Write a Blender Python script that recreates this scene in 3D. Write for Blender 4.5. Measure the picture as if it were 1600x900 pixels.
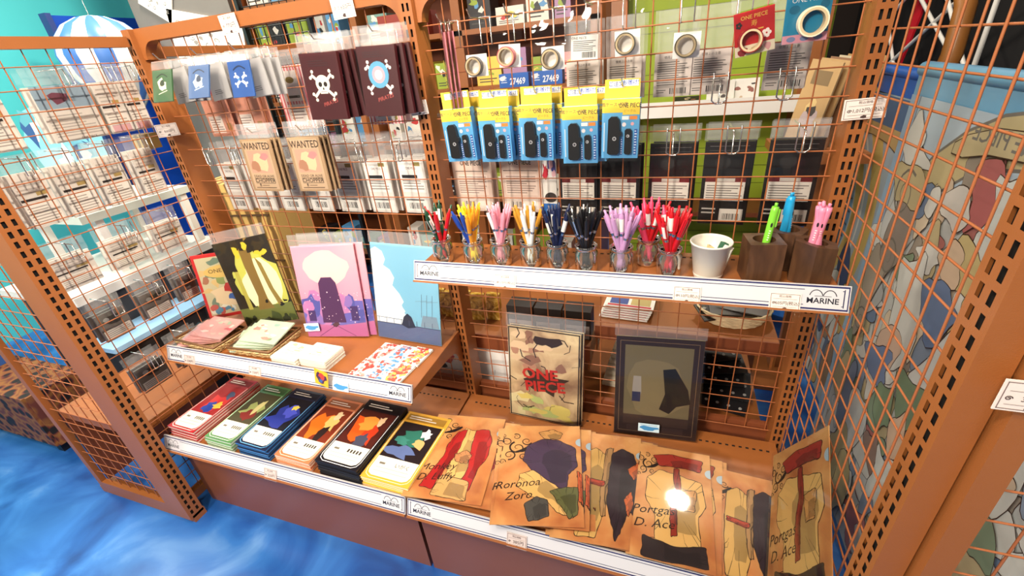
import bpy, math, random
from mathutils import Matrix, Vector
random.seed(11)
sc = bpy.context.scene
col = sc.collection
for _o in list(bpy.data.objects):
    bpy.data.objects.remove(_o)
R = math.radians

# ------------------------------------------------------------------ camera
cd = bpy.data.cameras.new('camera'); cam = bpy.data.objects.new('camera', cd); col.objects.link(cam)
cd.sensor_fit = 'HORIZONTAL'; cd.sensor_width = 36.0; cd.lens = 693.1 / 1600 * 36.0
cd.clip_start = 0.02
_r = Vector((0.943726, 0.318062, -0.090653)); _d = Vector((0.072365, -0.466041, -0.881799)); _f = Vector((-0.322714, 0.825616, -0.462832))
cam.matrix_world = Matrix(((_r.x, -_d.x, -_f.x, 0.58344), (_r.y, -_d.y, -_f.y, -1.04873), (_r.z, -_d.z, -_f.z, 1.31360), (0, 0, 0, 1)))
sc.camera = cam

# ------------------------------------------------------------------ world, exposure, ceiling lights, added fill lights
w = bpy.data.worlds.new('shop_ambient'); sc.world = w; w.use_nodes = True
w.node_tree.nodes['Background'].inputs[0].default_value = (1.0, 0.93, 0.84, 1)
w.node_tree.nodes['Background'].inputs[1].default_value = 0.30
vs = sc.view_settings
vs.view_transform = 'Standard'; vs.look = 'None'; vs.gamma = 1.0; vs.use_curve_mapping = False
vs.exposure = 0.12
sc.cycles.transparent_max_bounces = 32
sc.cycles.max_bounces = 8

def ceiling_or_fill_light(x, y, z, power, size, colr=(1.0, 0.88, 0.72), aim=None, spread=180):
    l = bpy.data.lights.new('ceiling_or_fill_light', 'AREA'); l.energy = power; l.shape = 'DISK'; l.size = size; l.color = colr
    l.spread = R(spread)
    o = bpy.data.objects.new('ceiling_or_fill_light', l); col.objects.link(o); o.location = (x, y, z)
    if aim is not None:
        o.rotation_euler = (Vector(aim) - Vector((x, y, z))).to_track_quat('-Z', 'Y').to_euler()
    return o
ceiling_or_fill_light(0.80, 1.38, 2.65, 22, 0.16)
ceiling_or_fill_light(-0.30, 1.90, 2.65, 22, 0.16)
ceiling_or_fill_light(-1.90, 1.00, 2.65, 44, 0.25)
ceiling_or_fill_light(2.20, 0.80, 2.65, 12, 0.25)
ceiling_or_fill_light(-0.10, -1.50, 2.50, 34, 0.22, aim=(-0.35, -0.1, 0.75))
ceiling_or_fill_light(0.55, -1.15, 2.60, 16, 0.22)
ceiling_or_fill_light(-0.50, -2.90, 2.30, 26, 0.50, aim=(-0.3, 0.0, 0.9), spread=100)  # added fill from the front to brighten upright faces, no known lamp
ceiling_or_fill_light(-1.50, -1.30, 2.55, 24, 0.22, aim=(-1.0, -0.2, 0.5))
ceiling_or_fill_light(-2.60, -0.30, 2.55, 44, 0.3)
ceiling_or_fill_light(1.00, -0.55, 2.60, 9, 0.16, aim=(-0.9, -0.25, 1.0), spread=70)  # added fill aimed at the left rack's packs, no known lamp
def ceiling_spot(x, y, z, power, aim, size, blend):
    l = bpy.data.lights.new('ceiling_spot', 'SPOT'); l.energy = power; l.spot_size = R(size); l.spot_blend = blend; l.shadow_soft_size = 0.04; l.color = (1, .95, .88)
    o = bpy.data.objects.new('ceiling_spot', l); col.objects.link(o); o.location = (x, y, z)
    o.rotation_euler = (Vector(aim) - Vector((x, y, z))).to_track_quat('-Z', 'Y').to_euler()
ceiling_spot(-1.75, -1.70, 2.55, 160, (-1.20, -0.78, 0.0), 11, 0.9)

# ------------------------------------------------------------------ materials
def lin(c):
    r = []
    for v in c[:3]:
        v = v / 255.0
        r.append(v / 12.92 if v <= 0.04045 else ((v + 0.055) / 1.055) ** 2.4)
    return (r[0], r[1], r[2], 1.0)
_mats = {}
def mat(c, rough=0.5, metal=0.0, spec=0.5, coat=0.0, noise=0.06, scale=18.0, bump=0.0, bscale=400.0):
    key = (tuple(c), rough, metal, spec, coat, noise, scale, bump, bscale)
    if key in _mats: return _mats[key]
    m = bpy.data.materials.new('paint_%02x%02x%02x' % tuple(int(x) for x in c[:3])); m.use_nodes = True
    nt = m.node_tree; b = nt.nodes['Principled BSDF']
    b.inputs['Roughness'].default_value = rough; b.inputs['Metallic'].default_value = metal
    b.inputs['Specular IOR Level'].default_value = spec; b.inputs['Coat Weight'].default_value = coat
    b.inputs['Coat Roughness'].default_value = 0.08
    L = lin(c)
    tc = nt.nodes.new('ShaderNodeTexCoord')
    if noise > 0:
        n = nt.nodes.new('ShaderNodeTexNoise'); n.inputs['Scale'].default_value = scale; n.inputs['Detail'].default_value = 3
        nt.links.new(tc.outputs['Object'], n.inputs['Vector'])
        mx = nt.nodes.new('ShaderNodeMix'); mx.data_type = 'RGBA'
        mx.inputs['A'].default_value = tuple(max(0, x * (1 - noise)) for x in L[:3]) + (1,)
        mx.inputs['B'].default_value = tuple(min(1, x * (1 + noise)) for x in L[:3]) + (1,)
        nt.links.new(n.outputs['Fac'], mx.inputs['Factor']); nt.links.new(mx.outputs['Result'], b.inputs['Base Color'])
    else:
        b.inputs['Base Color'].default_value = L
    if bump > 0:
        n2 = nt.nodes.new('ShaderNodeTexNoise'); n2.inputs['Scale'].default_value = bscale
        nt.links.new(tc.outputs['Object'], n2.inputs['Vector'])
        bp = nt.nodes.new('ShaderNodeBump'); bp.inputs['Strength'].default_value = bump; bp.inputs['Distance'].default_value = 0.002
        nt.links.new(n2.outputs['Fac'], bp.inputs['Height']); nt.links.new(bp.outputs['Normal'], b.inputs['Normal'])
    _mats[key] = m
    return m
def ink(c): return mat(c, rough=0.45, noise=0.0)

def ramp_mat(name, stops, scale, detail=5, rough=0.5, dist=0.0, coords='Object', stretch=(1, 1, 1), kind='noise', coat=0.0, spec=0.5):
    m = bpy.data.materials.new(name); m.use_nodes = True
    nt = m.node_tree; b = nt.nodes['Principled BSDF']; b.inputs['Roughness'].default_value = rough
    b.inputs['Coat Weight'].default_value = coat; b.inputs['Specular IOR Level'].default_value = spec
    tc = nt.nodes.new('ShaderNodeTexCoord'); mp = nt.nodes.new('ShaderNodeMapping'); mp.inputs['Scale'].default_value = stretch
    nt.links.new(tc.outputs[coords], mp.inputs['Vector'])
    if kind == 'noise':
        n = nt.nodes.new('ShaderNodeTexNoise'); n.inputs['Scale'].default_value = scale; n.inputs['Detail'].default_value = detail
        n.inputs['Distortion'].default_value = dist; out = n.outputs['Fac']
    elif kind == 'voronoi':
        n = nt.nodes.new('ShaderNodeTexVoronoi'); n.inputs['Scale'].default_value = scale; out = n.outputs['Distance']
    elif kind == 'voronoi_cell':
        n = nt.nodes.new('ShaderNodeTexVoronoi'); n.inputs['Scale'].default_value = scale; out = n.outputs['Color']
    else:
        n = nt.nodes.new('ShaderNodeTexWave'); n.inputs['Scale'].default_value = scale; n.inputs['Distortion'].default_value = dist
        n.inputs['Detail'].default_value = detail; out = n.outputs['Fac']
    nt.links.new(mp.outputs['Vector'], n.inputs['Vector'])
    cr = nt.nodes.new('ShaderNodeValToRGB'); e = cr.color_ramp.elements
    while len(e) < len(stops): e.new(0.5)
    for k, (p, c) in enumerate(stops):
        e[k].position = p; e[k].color = lin(c)
    nt.links.new(out, cr.inputs['Fac']); nt.links.new(cr.outputs['Color'], b.inputs['Base Color'])
    return m

def film_mat(name, tint=(255, 255, 255), body=0.06, gloss=0.05, ior=1.45):
    """thin clear plastic or glass: mostly see-through, mirror-like at grazing angles, a little milky"""
    m = bpy.data.materials.new(name); m.use_nodes = True; nt = m.node_tree
    for n in list(nt.nodes): nt.nodes.remove(n)
    out = nt.nodes.new('ShaderNodeOutputMaterial'); tr = nt.nodes.new('ShaderNodeBsdfTransparent'); tr.inputs[0].default_value = lin(tint)
    df = nt.nodes.new('ShaderNodeBsdfDiffuse'); df.inputs[0].default_value = (0.85, 0.86, 0.88, 1)
    gl = nt.nodes.new('ShaderNodeBsdfGlossy'); gl.inputs['Roughness'].default_value = gloss
    m1 = nt.nodes.new('ShaderNodeMixShader'); m1.inputs[0].default_value = body
    fr = nt.nodes.new('ShaderNodeFresnel'); fr.inputs[0].default_value = ior
    m2 = nt.nodes.new('ShaderNodeMixShader')
    nt.links.new(tr.outputs[0], m1.inputs[1]); nt.links.new(df.outputs[0], m1.inputs[2])
    nt.links.new(fr.outputs[0], m2.inputs[0]); nt.links.new(m1.outputs[0], m2.inputs[1]); nt.links.new(gl.outputs[0], m2.inputs[2])
    nt.links.new(m2.outputs[0], out.inputs[0])
    return m
FILM = film_mat('clear_film', body=0.004, ior=1.4)
FLAP = film_mat('clear_flap', body=0.17, gloss=0.12)
GLASS = film_mat('jar_glass', tint=(250, 253, 252), body=0.03, gloss=0.02, ior=1.5)
BROWN = mat((152, 90, 44), rough=0.42, noise=0.05, scale=30, bump=0.12, bscale=700)
BROWN_DK = mat((132, 70, 40), rough=0.5, noise=0.06, scale=30)
PLINTH = mat((128, 74, 52), rough=0.38, noise=0.05, scale=12)
WIRE = mat((166, 98, 58), rough=0.35, noise=0.04)
STEEL = mat((205, 203, 198), rough=0.22, metal=1.0, noise=0.03)
WHITE = mat((236, 234, 230), rough=0.5, noise=0.02)
PAPER = mat((240, 236, 226), rough=0.7, noise=0.03)
NAVY = ink((34, 40, 92))
BLACK = ink((18, 17, 18))
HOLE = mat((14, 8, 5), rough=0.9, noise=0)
PARCH = ramp_mat('parchment', [(0.30, (172, 92, 50)), (0.45, (206, 138, 80)), (0.6, (228, 176, 112)), (0.75, (200, 122, 78))], 7, 4, rough=0.4, dist=0.3)
WALNUT = ramp_mat('walnut_wood', [(0.3, (62, 40, 26)), (0.5, (82, 54, 35)), (0.7, (100, 68, 44))], 26, 6, rough=.42, dist=1.2, stretch=(1.0, 1.0, 0.3))
FLOORM = ramp_mat('blue_cloud_floor', [(0.28, (16, 52, 118)), (0.45, (30, 82, 156)), (0.6, (50, 108, 182)), (0.78, (104, 150, 206))], 4.0, 8, rough=0.32, dist=0.8, coords='Object', spec=0.5)

# ------------------------------------------------------------------ object helpers
def tag(o, label=None, cat=None, group=None, kind=None):
    if label: o['label'] = label
    if cat: o['category'] = cat
    if group: o['group'] = group
    if kind: o['kind'] = kind
    return o
def thing(name, label, cat, loc=(0, 0, 0), rot=(0, 0, 0), group=None):
    o = bpy.data.objects.new(name, None); col.objects.link(o); o.empty_display_size = 0.02
    o.location = loc; o.rotation_euler = tuple(R(a) for a in rot)
    return tag(o, label, cat, group)
def copy_tree(o, loc=None, rot=None, label=None, group=None, parent=None):
    c = o.copy(); col.objects.link(c); c.parent = parent
    if loc is not None: c.location = loc
    if rot is not None: c.rotation_euler = tuple(R(a) for a in rot)
    if label: c['label'] = label
    if group: c['group'] = group
    for ch in list(o.children): copy_tree(ch, parent=c)
    return c

class MB:
    def __init__(s): s.v = []; s.f = []; s.mi = []; s.m = []; s.sm = []
    def slot(s, m):
        if m not in s.m: s.m.append(m)
        return s.m.index(m)
    def add(s, vs, fs, m, smooth=False):
        k = len(s.v); s.v += [tuple(p) for p in vs]; i = s.slot(m)
        for f in fs: s.f.append([k + a for a in f]); s.mi.append(i); s.sm.append(smooth)
        return s
    def box(s, x0, x1, y0, y1, z0, z1, m):
        vs = [(x, y, z) for z in (z0, z1) for y in (y0, y1) for x in (x0, x1)]
        return s.add(vs, [(0, 2, 3, 1), (4, 5, 7, 6), (0, 1, 5, 4), (2, 6, 7, 3), (0, 4, 6, 2), (1, 3, 7, 5)], m)
    def poly(s, pts, m): return s.add(pts, [tuple(range(len(pts)))], m)
    def prism_x(s, yz, x0, x1, m):
        n = len(yz); vs = [(x0, a, b) for a, b in yz] + [(x1, a, b) for a, b in yz]
        fs = [tuple(range(n)), tuple(range(2 * n - 1, n - 1, -1))] + [(i, i + n, (i + 1) % n + n, (i + 1) % n) for i in range(n)]
        return s.add(vs, fs, m)
    def prism_y(s, xz, y0, y1, m):
        n = len(xz); vs = [(a, y0, b) for a, b in xz] + [(a, y1, b) for a, b in xz]
        fs = [tuple(range(n)), tuple(range(2 * n - 1, n - 1, -1))] + [(i, i + n, (i + 1) % n + n, (i + 1) % n) for i in range(n)]
        return s.add(vs, fs, m)
    def prism_z(s, xy, z0, z1, m):
        n = len(xy); vs = [(a, b, z0) for a, b in xy] + [(a, b, z1) for a, b in xy]
        fs = [tuple(range(n - 1, -1, -1)), tuple(range(n, 2 * n))] + [(i, (i + 1) % n, (i + 1) % n + n, i + n) for i in range(n)]
        return s.add(vs, fs, m)
    def tube(s, pts, r, m, n=8, closed=False):
        P = [Vector(p) for p in pts]; N = len(P); vs = []
        up = None
        for i, p in enumerate(P):
            if closed: t = P[(i + 1) % N] - P[i - 1]
            else: t = P[min(i + 1, N - 1)] - P[max(i - 1, 0)]
            t.normalize()
            if up is None: up = Vector((0, 0, 1)) if abs(t.z) < .9 else Vector((1, 0, 0))
            a = t.cross(up)
            if a.length < 1e-4: a = t.orthogonal()
            a.normalize(); b = a.cross(t); b.normalize(); up = b
            rr = r[i] if isinstance(r, (list, tuple)) else r
            vs += [tuple(p + (a * math.cos(k * 2 * math.pi / n) + b * math.sin(k * 2 * math.pi / n)) * rr) for k in range(n)]
        fs = []
        for i in range(N if closed else N - 1):
            j = (i + 1) % N
            fs += [(i * n + k, i * n + (k + 1) % n, j * n + (k + 1) % n, j * n + k) for k in range(n)]
        s.add(vs, fs, m, True)
        if not closed: s.add(vs[:n], [tuple(range(n - 1, -1, -1))], m); s.add(vs[-n:], [tuple(range(n))], m)
        return s
    def lathe(s, prof, m, n=24, c=(0, 0)):
        vs = []; N = len(prof)
        for r, z in prof: vs += [(c[0] + r * math.cos(k * 2 * math.pi / n), c[1] + r * math.sin(k * 2 * math.pi / n), z) for k in range(n)]
        fs = [(i * n + k, i * n + (k + 1) % n, (i + 1) * n + (k + 1) % n, (i + 1) * n + k) for i in range(N - 1) for k in range(n)]
        return s.add(vs, fs, m, True)
    def build(s, name, parent=None, loc=None, rot=None):
        me = bpy.data.meshes.new(name); me.from_pydata(s.v, [], s.f)
        for m in s.m: me.materials.append(m)
        me.polygons.foreach_set('material_index', s.mi); me.polygons.foreach_set('use_smooth', s.sm); me.update()
        o = bpy.data.objects.new(name, me); col.objects.link(o)
        if parent is not None: o.parent = parent
        if loc is not None: o.location = loc
        if rot is not None: o.rotation_euler = tuple(R(a) for a in rot)
        return o
def struct(o): o['kind'] = 'structure'; return o

_txt = {}
def text_geo(s, bold=0.0, shear=0.0):
    k = (s, bold, shear)
    if k in _txt: return _txt[k]
    c = bpy.data.curves.new('lettering', 'FONT'); c.body = s; c.size = 1.0; c.align_x = 'CENTER'; c.align_y = 'CENTER'
    c.resolution_u = 2; c.offset = bold; c.shear = shear
    ob = bpy.data.objects.new('lettering', c)
    me = ob.to_mesh()
    vs = [tuple(v.co) for v in me.vertices]; fs = [tuple(p.vertices) for p in me.polygons]
    ob.to_mesh_clear(); bpy.data.objects.remove(ob); bpy.data.curves.remove(c)
    _txt[k] = (vs, fs)
    return _txt[k]

def blob(cu, cv, ru, rv, n=14, j=0.25, seed=0):
    rd = random.Random(seed); out = []
    for k in range(n):
        a = 2 * math.pi * k / n; q = 1 + rd.uniform(-j, j)
        out.append((cu + ru * math.cos(a) * q, cv + rv * math.sin(a) * q))
    return out
def rounded(pts, it=2):
    for _ in range(it):
        q = []
        for i in range(len(pts)):
            a, b = pts[i], pts[(i + 1) % len(pts)]
            q += [(a[0] * .75 + b[0] * .25, a[1] * .75 + b[1] * .25), (a[0] * .25 + b[0] * .75, a[1] * .25 + b[1] * .75)]
        pts = q
    return pts
def spiral(cu, cv, r, turns=1.8, a0=0.0, d=1, asp=0.7, n=26):
    out = []
    for k in range(n):
        t = k / (n - 1); a = a0 + d * turns * 2 * math.pi * t; q = r * (1 - 0.85 * t)
        out.append((cu + q * math.cos(a), cv + q * asp * math.sin(a)))
    return out

def art(mb, shapes, w, h, y=-0.0003, z0=0.0, step=0.00002):
    """flat print: shapes in u,v (0..1 across and up) on the front (-Y) face of a w x h card"""
    cl = lambda t: min(.998, max(.002, t))
    P = lambda u, v, yy: ((cl(u) - 0.5) * w, yy, z0 + cl(v) * h)
    yy = y
    for sh in shapes:
        k = sh[0]; yy -= step
        if k == 'r':
            _, u0, v0, u1, v1, c = sh
            mb.poly([P(u0, v0, yy), P(u1, v0, yy), P(u1, v1, yy), P(u0, v1, yy)], ink(c))
        elif k == 'p':
            mb.poly([P(u, v, yy) for u, v in sh[1]], ink(sh[2]))
        elif k == 'd':                        # draped shape: ragged edge, pen outline, fold strokes
            rd = random.Random(int(sh[1][0][0] * 1000 + sh[1][1][1] * 77)); q = []
            pts = sh[1]; M = len(pts)
            for i in range(M):
                a, b = pts[i], pts[(i + 1) % M]
                for t in (0, .2, .4, .6, .8):
                    j = .010 if t else .004
                    q.append((a[0] + (b[0] - a[0]) * t + rd.uniform(-j, j), a[1] + (b[1] - a[1]) * t + rd.uniform(-j, j) * .7))
            q = rounded(q, 1); mb.poly([P(u, v, yy) for u, v in q], ink(sh[2]))
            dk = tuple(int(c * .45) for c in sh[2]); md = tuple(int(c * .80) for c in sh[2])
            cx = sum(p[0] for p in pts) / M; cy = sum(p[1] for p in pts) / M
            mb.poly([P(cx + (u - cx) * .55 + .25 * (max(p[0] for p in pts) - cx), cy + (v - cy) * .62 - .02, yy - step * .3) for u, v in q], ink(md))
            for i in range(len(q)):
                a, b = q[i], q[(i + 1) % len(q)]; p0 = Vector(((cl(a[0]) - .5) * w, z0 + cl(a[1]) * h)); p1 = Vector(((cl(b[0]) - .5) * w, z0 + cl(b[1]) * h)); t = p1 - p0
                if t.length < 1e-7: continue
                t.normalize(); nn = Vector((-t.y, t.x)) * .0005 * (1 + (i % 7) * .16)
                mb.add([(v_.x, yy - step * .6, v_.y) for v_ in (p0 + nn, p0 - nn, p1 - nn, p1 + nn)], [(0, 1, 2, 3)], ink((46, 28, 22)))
            for i in range(9):
                a = q[rd.randrange(len(q))]; e = rd.uniform(.25, .6); m = (a[0] + (cx - a[0]) * e + rd.uniform(-.02, .02), a[1] + (cy - a[1]) * e)
                mid = ((a[0] + m[0]) / 2 + rd.uniform(-.015, .015), (a[1] + m[1]) / 2 + rd.uniform(-.02, .02))
                L = [Vector(((u - .5) * w, z0 + v * h)) for u, v in (a, mid, m)]
                for p0, p1, wd in ((L[0], L[1], .0006), (L[1], L[2], .0003)):
                    t = p1 - p0
                    if t.length < 1e-7: continue
                    t.normalize(); nn = Vector((-t.y, t.x)) * wd
                    mb.add([(v_.x, yy - step * .6, v_.y) for v_ in (p0 + nn, p0 - nn, p1 - nn, p1 + nn)], [(0, 1, 2, 3)], ink(dk))
        elif k == 's':                        # soft-edged shape with a pen outline
            q = rounded(sh[1], 1); mb.poly([P(u, v, yy) for u, v in q], ink(sh[2]))
            if len(sh) > 3:
                a = q + [q[0]]; N = len(a); cx = sum(p[0] for p in q) / len(q); cy = sum(p[1] for p in q) / len(q)
                pr = [Vector(((cl(u) - .5) * w, z0 + cl(v) * h)) for u, v in a]; wd = sh[3]; L1 = []; L2 = []
                for i in range(N):
                    t = pr[(i + 1) % (N - 1)] - pr[i - 1 if i else N - 2]
                    if t.length < 1e-9: t = Vector((1, 0))
                    t.normalize(); nn = Vector((-t.y, t.x)) * wd * (.3 + .5 * abs(math.sin(i * .37)))
                    L1.append(pr[i] + nn); L2.append(pr[i] - nn)
                mb.add([(p.x, yy - step * .5, p.y) for p in L1] + [(p.x, yy - step * .5, p.y) for p in L2], [(i, i + 1, N + i + 1, N + i) for i in range(N - 1)], ink((52, 30, 24)))
        elif k == 'c':
            _, u, v, r, c = sh; n = 20
            mb.poly([((u - .5) * w + r * w * math.cos(2 * math.pi * q / n), yy, z0 + v * h + r * w * math.sin(2 * math.pi * q / n)) for q in range(n)], ink(c))
        elif k == 'e':
            _, u, v, ru, rv, c = sh; n = 20
            mb.poly([P(u + ru * math.cos(2 * math.pi * q / n), v + rv * math.sin(2 * math.pi * q / n), yy) for q in range(n)], ink(c))
        elif k == 'l':
            _, pts, wd, c = sh[:4]
            q = [Vector(((min(.994, max(.006, u)) - .5) * w, z0 + min(.994, max(.006, v)) * h)) for u, v in pts]; N = len(q); a = []; b = []
            for i in range(N):
                t = q[min(i + 1, N - 1)] - q[max(i - 1, 0)]
                if t.length < 1e-9: t = Vector((1, 0))
                t.normalize(); nn = Vector((-t.y, t.x)) * wd * 0.5
                tp = (1.15 - i / max(1, N - 1)) if len(sh) > 4 else 1.0
                a.append(q[i] + nn * tp); b.append(q[i] - nn * tp)
            vs = [(p.x, yy, p.y) for p in a] + [(p.x, yy, p.y) for p in b]
            mb.add(vs, [(i, i + 1, N + i + 1, N + i) for i in range(N - 1)], ink(c))
        elif k == 'box':                      # outlined rectangle
            _, u0, v0, u1, v1, wd, c = sh
            wu = wd / w; wv = wd / h
            for (a0, b0, a1, b1) in ((u0, v0, u1, v0 + wv), (u0, v1 - wv, u1, v1), (u0, v0, u0 + wu, v1), (u1 - wu, v0, u1, v1)):
                mb.poly([P(a0, b0, yy), P(a1, b0, yy), P(a1, b1, yy), P(a0, b1, yy)], ink(c))
        elif k == 't':
            _, u, v, size, s, c = sh[:6]; bold = sh[6] if len(sh) > 6 else 0.0; shear = sh[7] if len(sh) > 7 else 0.0
            wid = sh[8] if len(sh) > 8 else 1.0; ang = R(sh[9]) if len(sh) > 9 else 0.0
            vs, fs = text_geo(s, bold, shear); ca, sa = math.cos(ang), math.sin(ang)
            mb.add([((u - .5) * w + (x * wid * ca - t * sa) * size, yy, z0 + v * h + (x * wid * sa + t * ca) * size) for x, t, _z in vs], fs, ink(c))
        elif k == 'bars':                     # lines of small print too fine to read
            _, u0, v0, u1, v1, n, c = sh[:7]; rd = random.Random(int(u0 * 997 + v0 * 131 + n))
            hh = (v1 - v0) / n
            for q in range(n):
                ue = u1 - (u1 - u0) * rd.choice((0, 0.05, 0.12, 0.3))
                va = v0 + q * hh + hh * 0.3; vb = va + hh * 0.38
                mb.poly([P(u0, va, yy), P(ue, va, yy), P(ue, vb, yy), P(u0, vb, yy)], ink(c))
        elif k == 'code':                     # barcode
            _, u0, v0, u1, v1 = sh[:5]; rd = random.Random(int(u0 * 991)); u = u0
            while u < u1:
                ww = (u1 - u0) * rd.choice((0.02, 0.035, 0.06))
                mb.poly([P(u, v0, yy), P(min(u + ww, u1), v0, yy), P(min(u + ww, u1), v1, yy), P(u, v1, yy)], BLACK)
                u += ww + (u1 - u0) * rd.choice((0.03, 0.05))
    return mb
def print_on(parent, shapes, w, h, y=-0.0003, z0=0.0, name='print', step=0.00002):
    return art(MB(), shapes, w, h, y, z0, step).build(name, parent)
def film_sheet(parent, x0, x1, z0, z1, y, m=None, nx=5, nz=7, amp=0.0012, seed=1, name='film'):
    rd = random.Random(seed); mb = MB(); vs = []
    for j in range(nz + 1):
        for i in range(nx + 1):
            vs.append((x0 + (x1 - x0) * i / nx, y - rd.random() * amp * 2, z0 + (z1 - z0) * j / nz))
    fs = [(j * (nx + 1) + i, j * (nx + 1) + i + 1, (j + 1) * (nx + 1) + i + 1, (j + 1) * (nx + 1) + i) for j in range(nz) for i in range(nx)]
    mb.add(vs, fs, m or FILM, True)
    return mb.build(name, parent)

# ------------------------------------------------------------------ the room
mb = MB(); mb.box(-4.5, 3.6, -3.5, 4.2, -0.05, 0.0, FLOORM); floor = struct(mb.build('floor'))
tag(floor, 'glossy blue cloud-patterned vinyl floor'); floor['kind'] = 'structure'
mb = MB()
for p in [((-4.5, -2.55, 0.0006), (-0.2, -0.75, 0.0006), .004), ((-2.6, -0.72, 0.0006), (-0.6, -1.9, 0.0006), .003)]:
    a, b = Vector(p[0]), Vector(p[1]); t = (b - a).normalized(); n = Vector((-t.y, t.x, 0)) * p[2]
    mb.poly([a + n, a - n, b - n, b + n], mat((150, 180, 220), rough=.4))
mb.build('seam', floor)
mb = MB(); mb.box(-4.5, -2.05, -0.40, -0.34, 0.0005, 0.0012, mat((190, 205, 222), rough=.35)); mb.build('painted_light_streak', floor)  # pale strip paints a streak of light on the glossy floor
TEAL = mat((70, 190, 196), rough=0.6, noise=0.05, scale=3)
mb = MB(); mb.box(-3.35, -3.3, -3.5, 4.2, 0, 3.0, TEAL); struct(mb.build('wall_left'))
mb = MB(); mb.box(-3.3, 3.3, 4.1, 4.15, 0, 3.0, mat((52, 40, 34), rough=.8)); struct(mb.build('wall_back'))
mb = MB(); mb.box(3.3, 3.35, -3.5, 4.2, 0, 3.0, mat((26, 23, 22), rough=.8)); struct(mb.build('wall_right'))

# ------------------------------------------------------------------ racks: uprights, rails, wire grids
def upright(parent, x0, x1, y0, y1, z0, z1, face, zs=None):
    """hollow steel post with two columns of real slots in one face ('-y', '+x' or '-x')"""
    mb = MB()
    if face == '-y': a0, a1 = x0, x1; pt = lambda a, z: (a, y0, z)
    elif face == '+x': a0, a1 = y0, y1; pt = lambda a, z: (x1, a, z)
    else: a0, a1 = y0, y1; pt = lambda a, z: (x0, a, z)
    c = (a0 + a1) / 2; sw = 0.0026; dx = 0.0058 if (a1 - a0) < 0.04 else 0.0095
    if (a1 - a0) >= 0.04: sw = 0.004
    cols = [a0, c - dx - sw, c - dx + sw, c + dx - sw, c + dx + sw, a1]
    zz = z0; n = int((z1 - z0 - 0.03) / 0.025)
    rows = [z0]
    zb = z0 + 0.02
    for k in range(n): rows += [zb + k * 0.025, zb + k * 0.025 + 0.0155]
    rows.append(z1)
    for i in range(len(rows) - 1):
        if i % 2 == 0: cells = [(0, 5)]
        else: cells = [(0, 1), (2, 3), (4, 5)]
        for p, q in cells:
            A, B = cols[p], cols[q]
            pts = [pt(A, rows[i]), pt(B, rows[i]), pt(B, rows[i + 1]), pt(A, rows[i + 1])]
            mb.poly(pts, BROWN)
    X = [(x0, y0), (x1, y0), (x1, y1), (x0, y1)]
    for k, nm in enumerate(('-y', '+x', '+y', '-x')):
        if nm == face: continue
        p, q = X[k], X[(k + 1) % 4]
        mb.poly([(p[0], p[1], z0), (q[0], q[1], z0), (q[0], q[1], z1), (p[0], p[1], z1)], BROWN)
    mb.poly([(x, y, z1) for x, y in X], BROWN); mb.poly([(x, y, z0) for x, y in X], BROWN)
    e = 0.006
    mb.box(x0 + e, x1 - e, y0 + e, y1 - e, z0 + .002, z1 - .002, HOLE)
    return mb.build('upright', parent)
WR = 0.0015
def wire_grid(parent, axis, fixed, a0, a1, first, zs, z_lo, z_hi, r=WR):
    """square wire mesh: every rod is its own part; alike rods share a mesh"""
    L = a1 - a0
    h = MB().tube([(0, 0, 0), (L, 0, 0)] if axis == 'x' else [(0, 0, 0), (0, L, 0)], r, WIRE, 6).build('horizontal_wire', parent)
    v = MB().tube([(0, 0, 0), (0, 0, z_hi - z_lo)], r, WIRE, 6).build('vertical_wire', parent)
    for i, z in enumerate(zs):
        o = h if i == 0 else h.copy()
        if i: col.objects.link(o); o.parent = parent
        o.location = (a0, fixed, z) if axis == 'x' else (fixed, a0, z)
    n = 0; a = first
    while a < a1 - 0.004:
        o = v if n == 0 else v.copy()
        if n: col.objects.link(o); o.parent = parent
        o.location = (a, fixed + 2 * r, z_lo) if axis == 'x' else (fixed - 2 * r, a, z_lo)
        n += 1; a += 0.05
ROWS = [1.39 - 0.05 * k for k in range(22)]

rack = thing('display_rack', 'brown steel display rack with two wire-grid bays and slotted uprights', 'display rack')
upright(rack, -0.014, 0.018, -0.03, 0.03, 0.30, 1.475, '-y')
upright(rack, 0.883, 0.913, -0.03, 0.035, 0.29, 1.475, '-y')
upright(rack, -0.915, -0.885, -0.03, 0.05, 0.29, 1.475, '-y')
wire_grid(rack, 'x', 0.0, -0.885, -0.016, -0.825, ROWS, 0.335, 1.445)
wire_grid(rack, 'x', 0.0, 0.020, 0.883, 0.075, ROWS, 0.335, 1.445)
def top_rail(x0, x1):
    mb = MB(); zt, zb, g = 1.475, 1.442, 0.045
    pts = [(x0, zt), (x0, zb - g)]
    for k in range(9):
        a = math.pi / 2 * k / 8
        pts.append((x0 + 0.012 + g * (1 - math.cos(a)), zb - g + g * math.sin(a)))
    for k in range(8, -1, -1):
        a = math.pi / 2 * k / 8
        pts.append((x1 - 0.012 - g * (1 - math.cos(a)), zb - g + g * math.sin(a)))
    pts += [(x1, zb - g), (x1, zt)]
    mb.prism_y(pts, -0.016, 0.016, BROWN)
    return mb.build('top_rail', rack)
top_rail(-0.885, -0.014); top_rail(0.018, 0.883)
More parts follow.
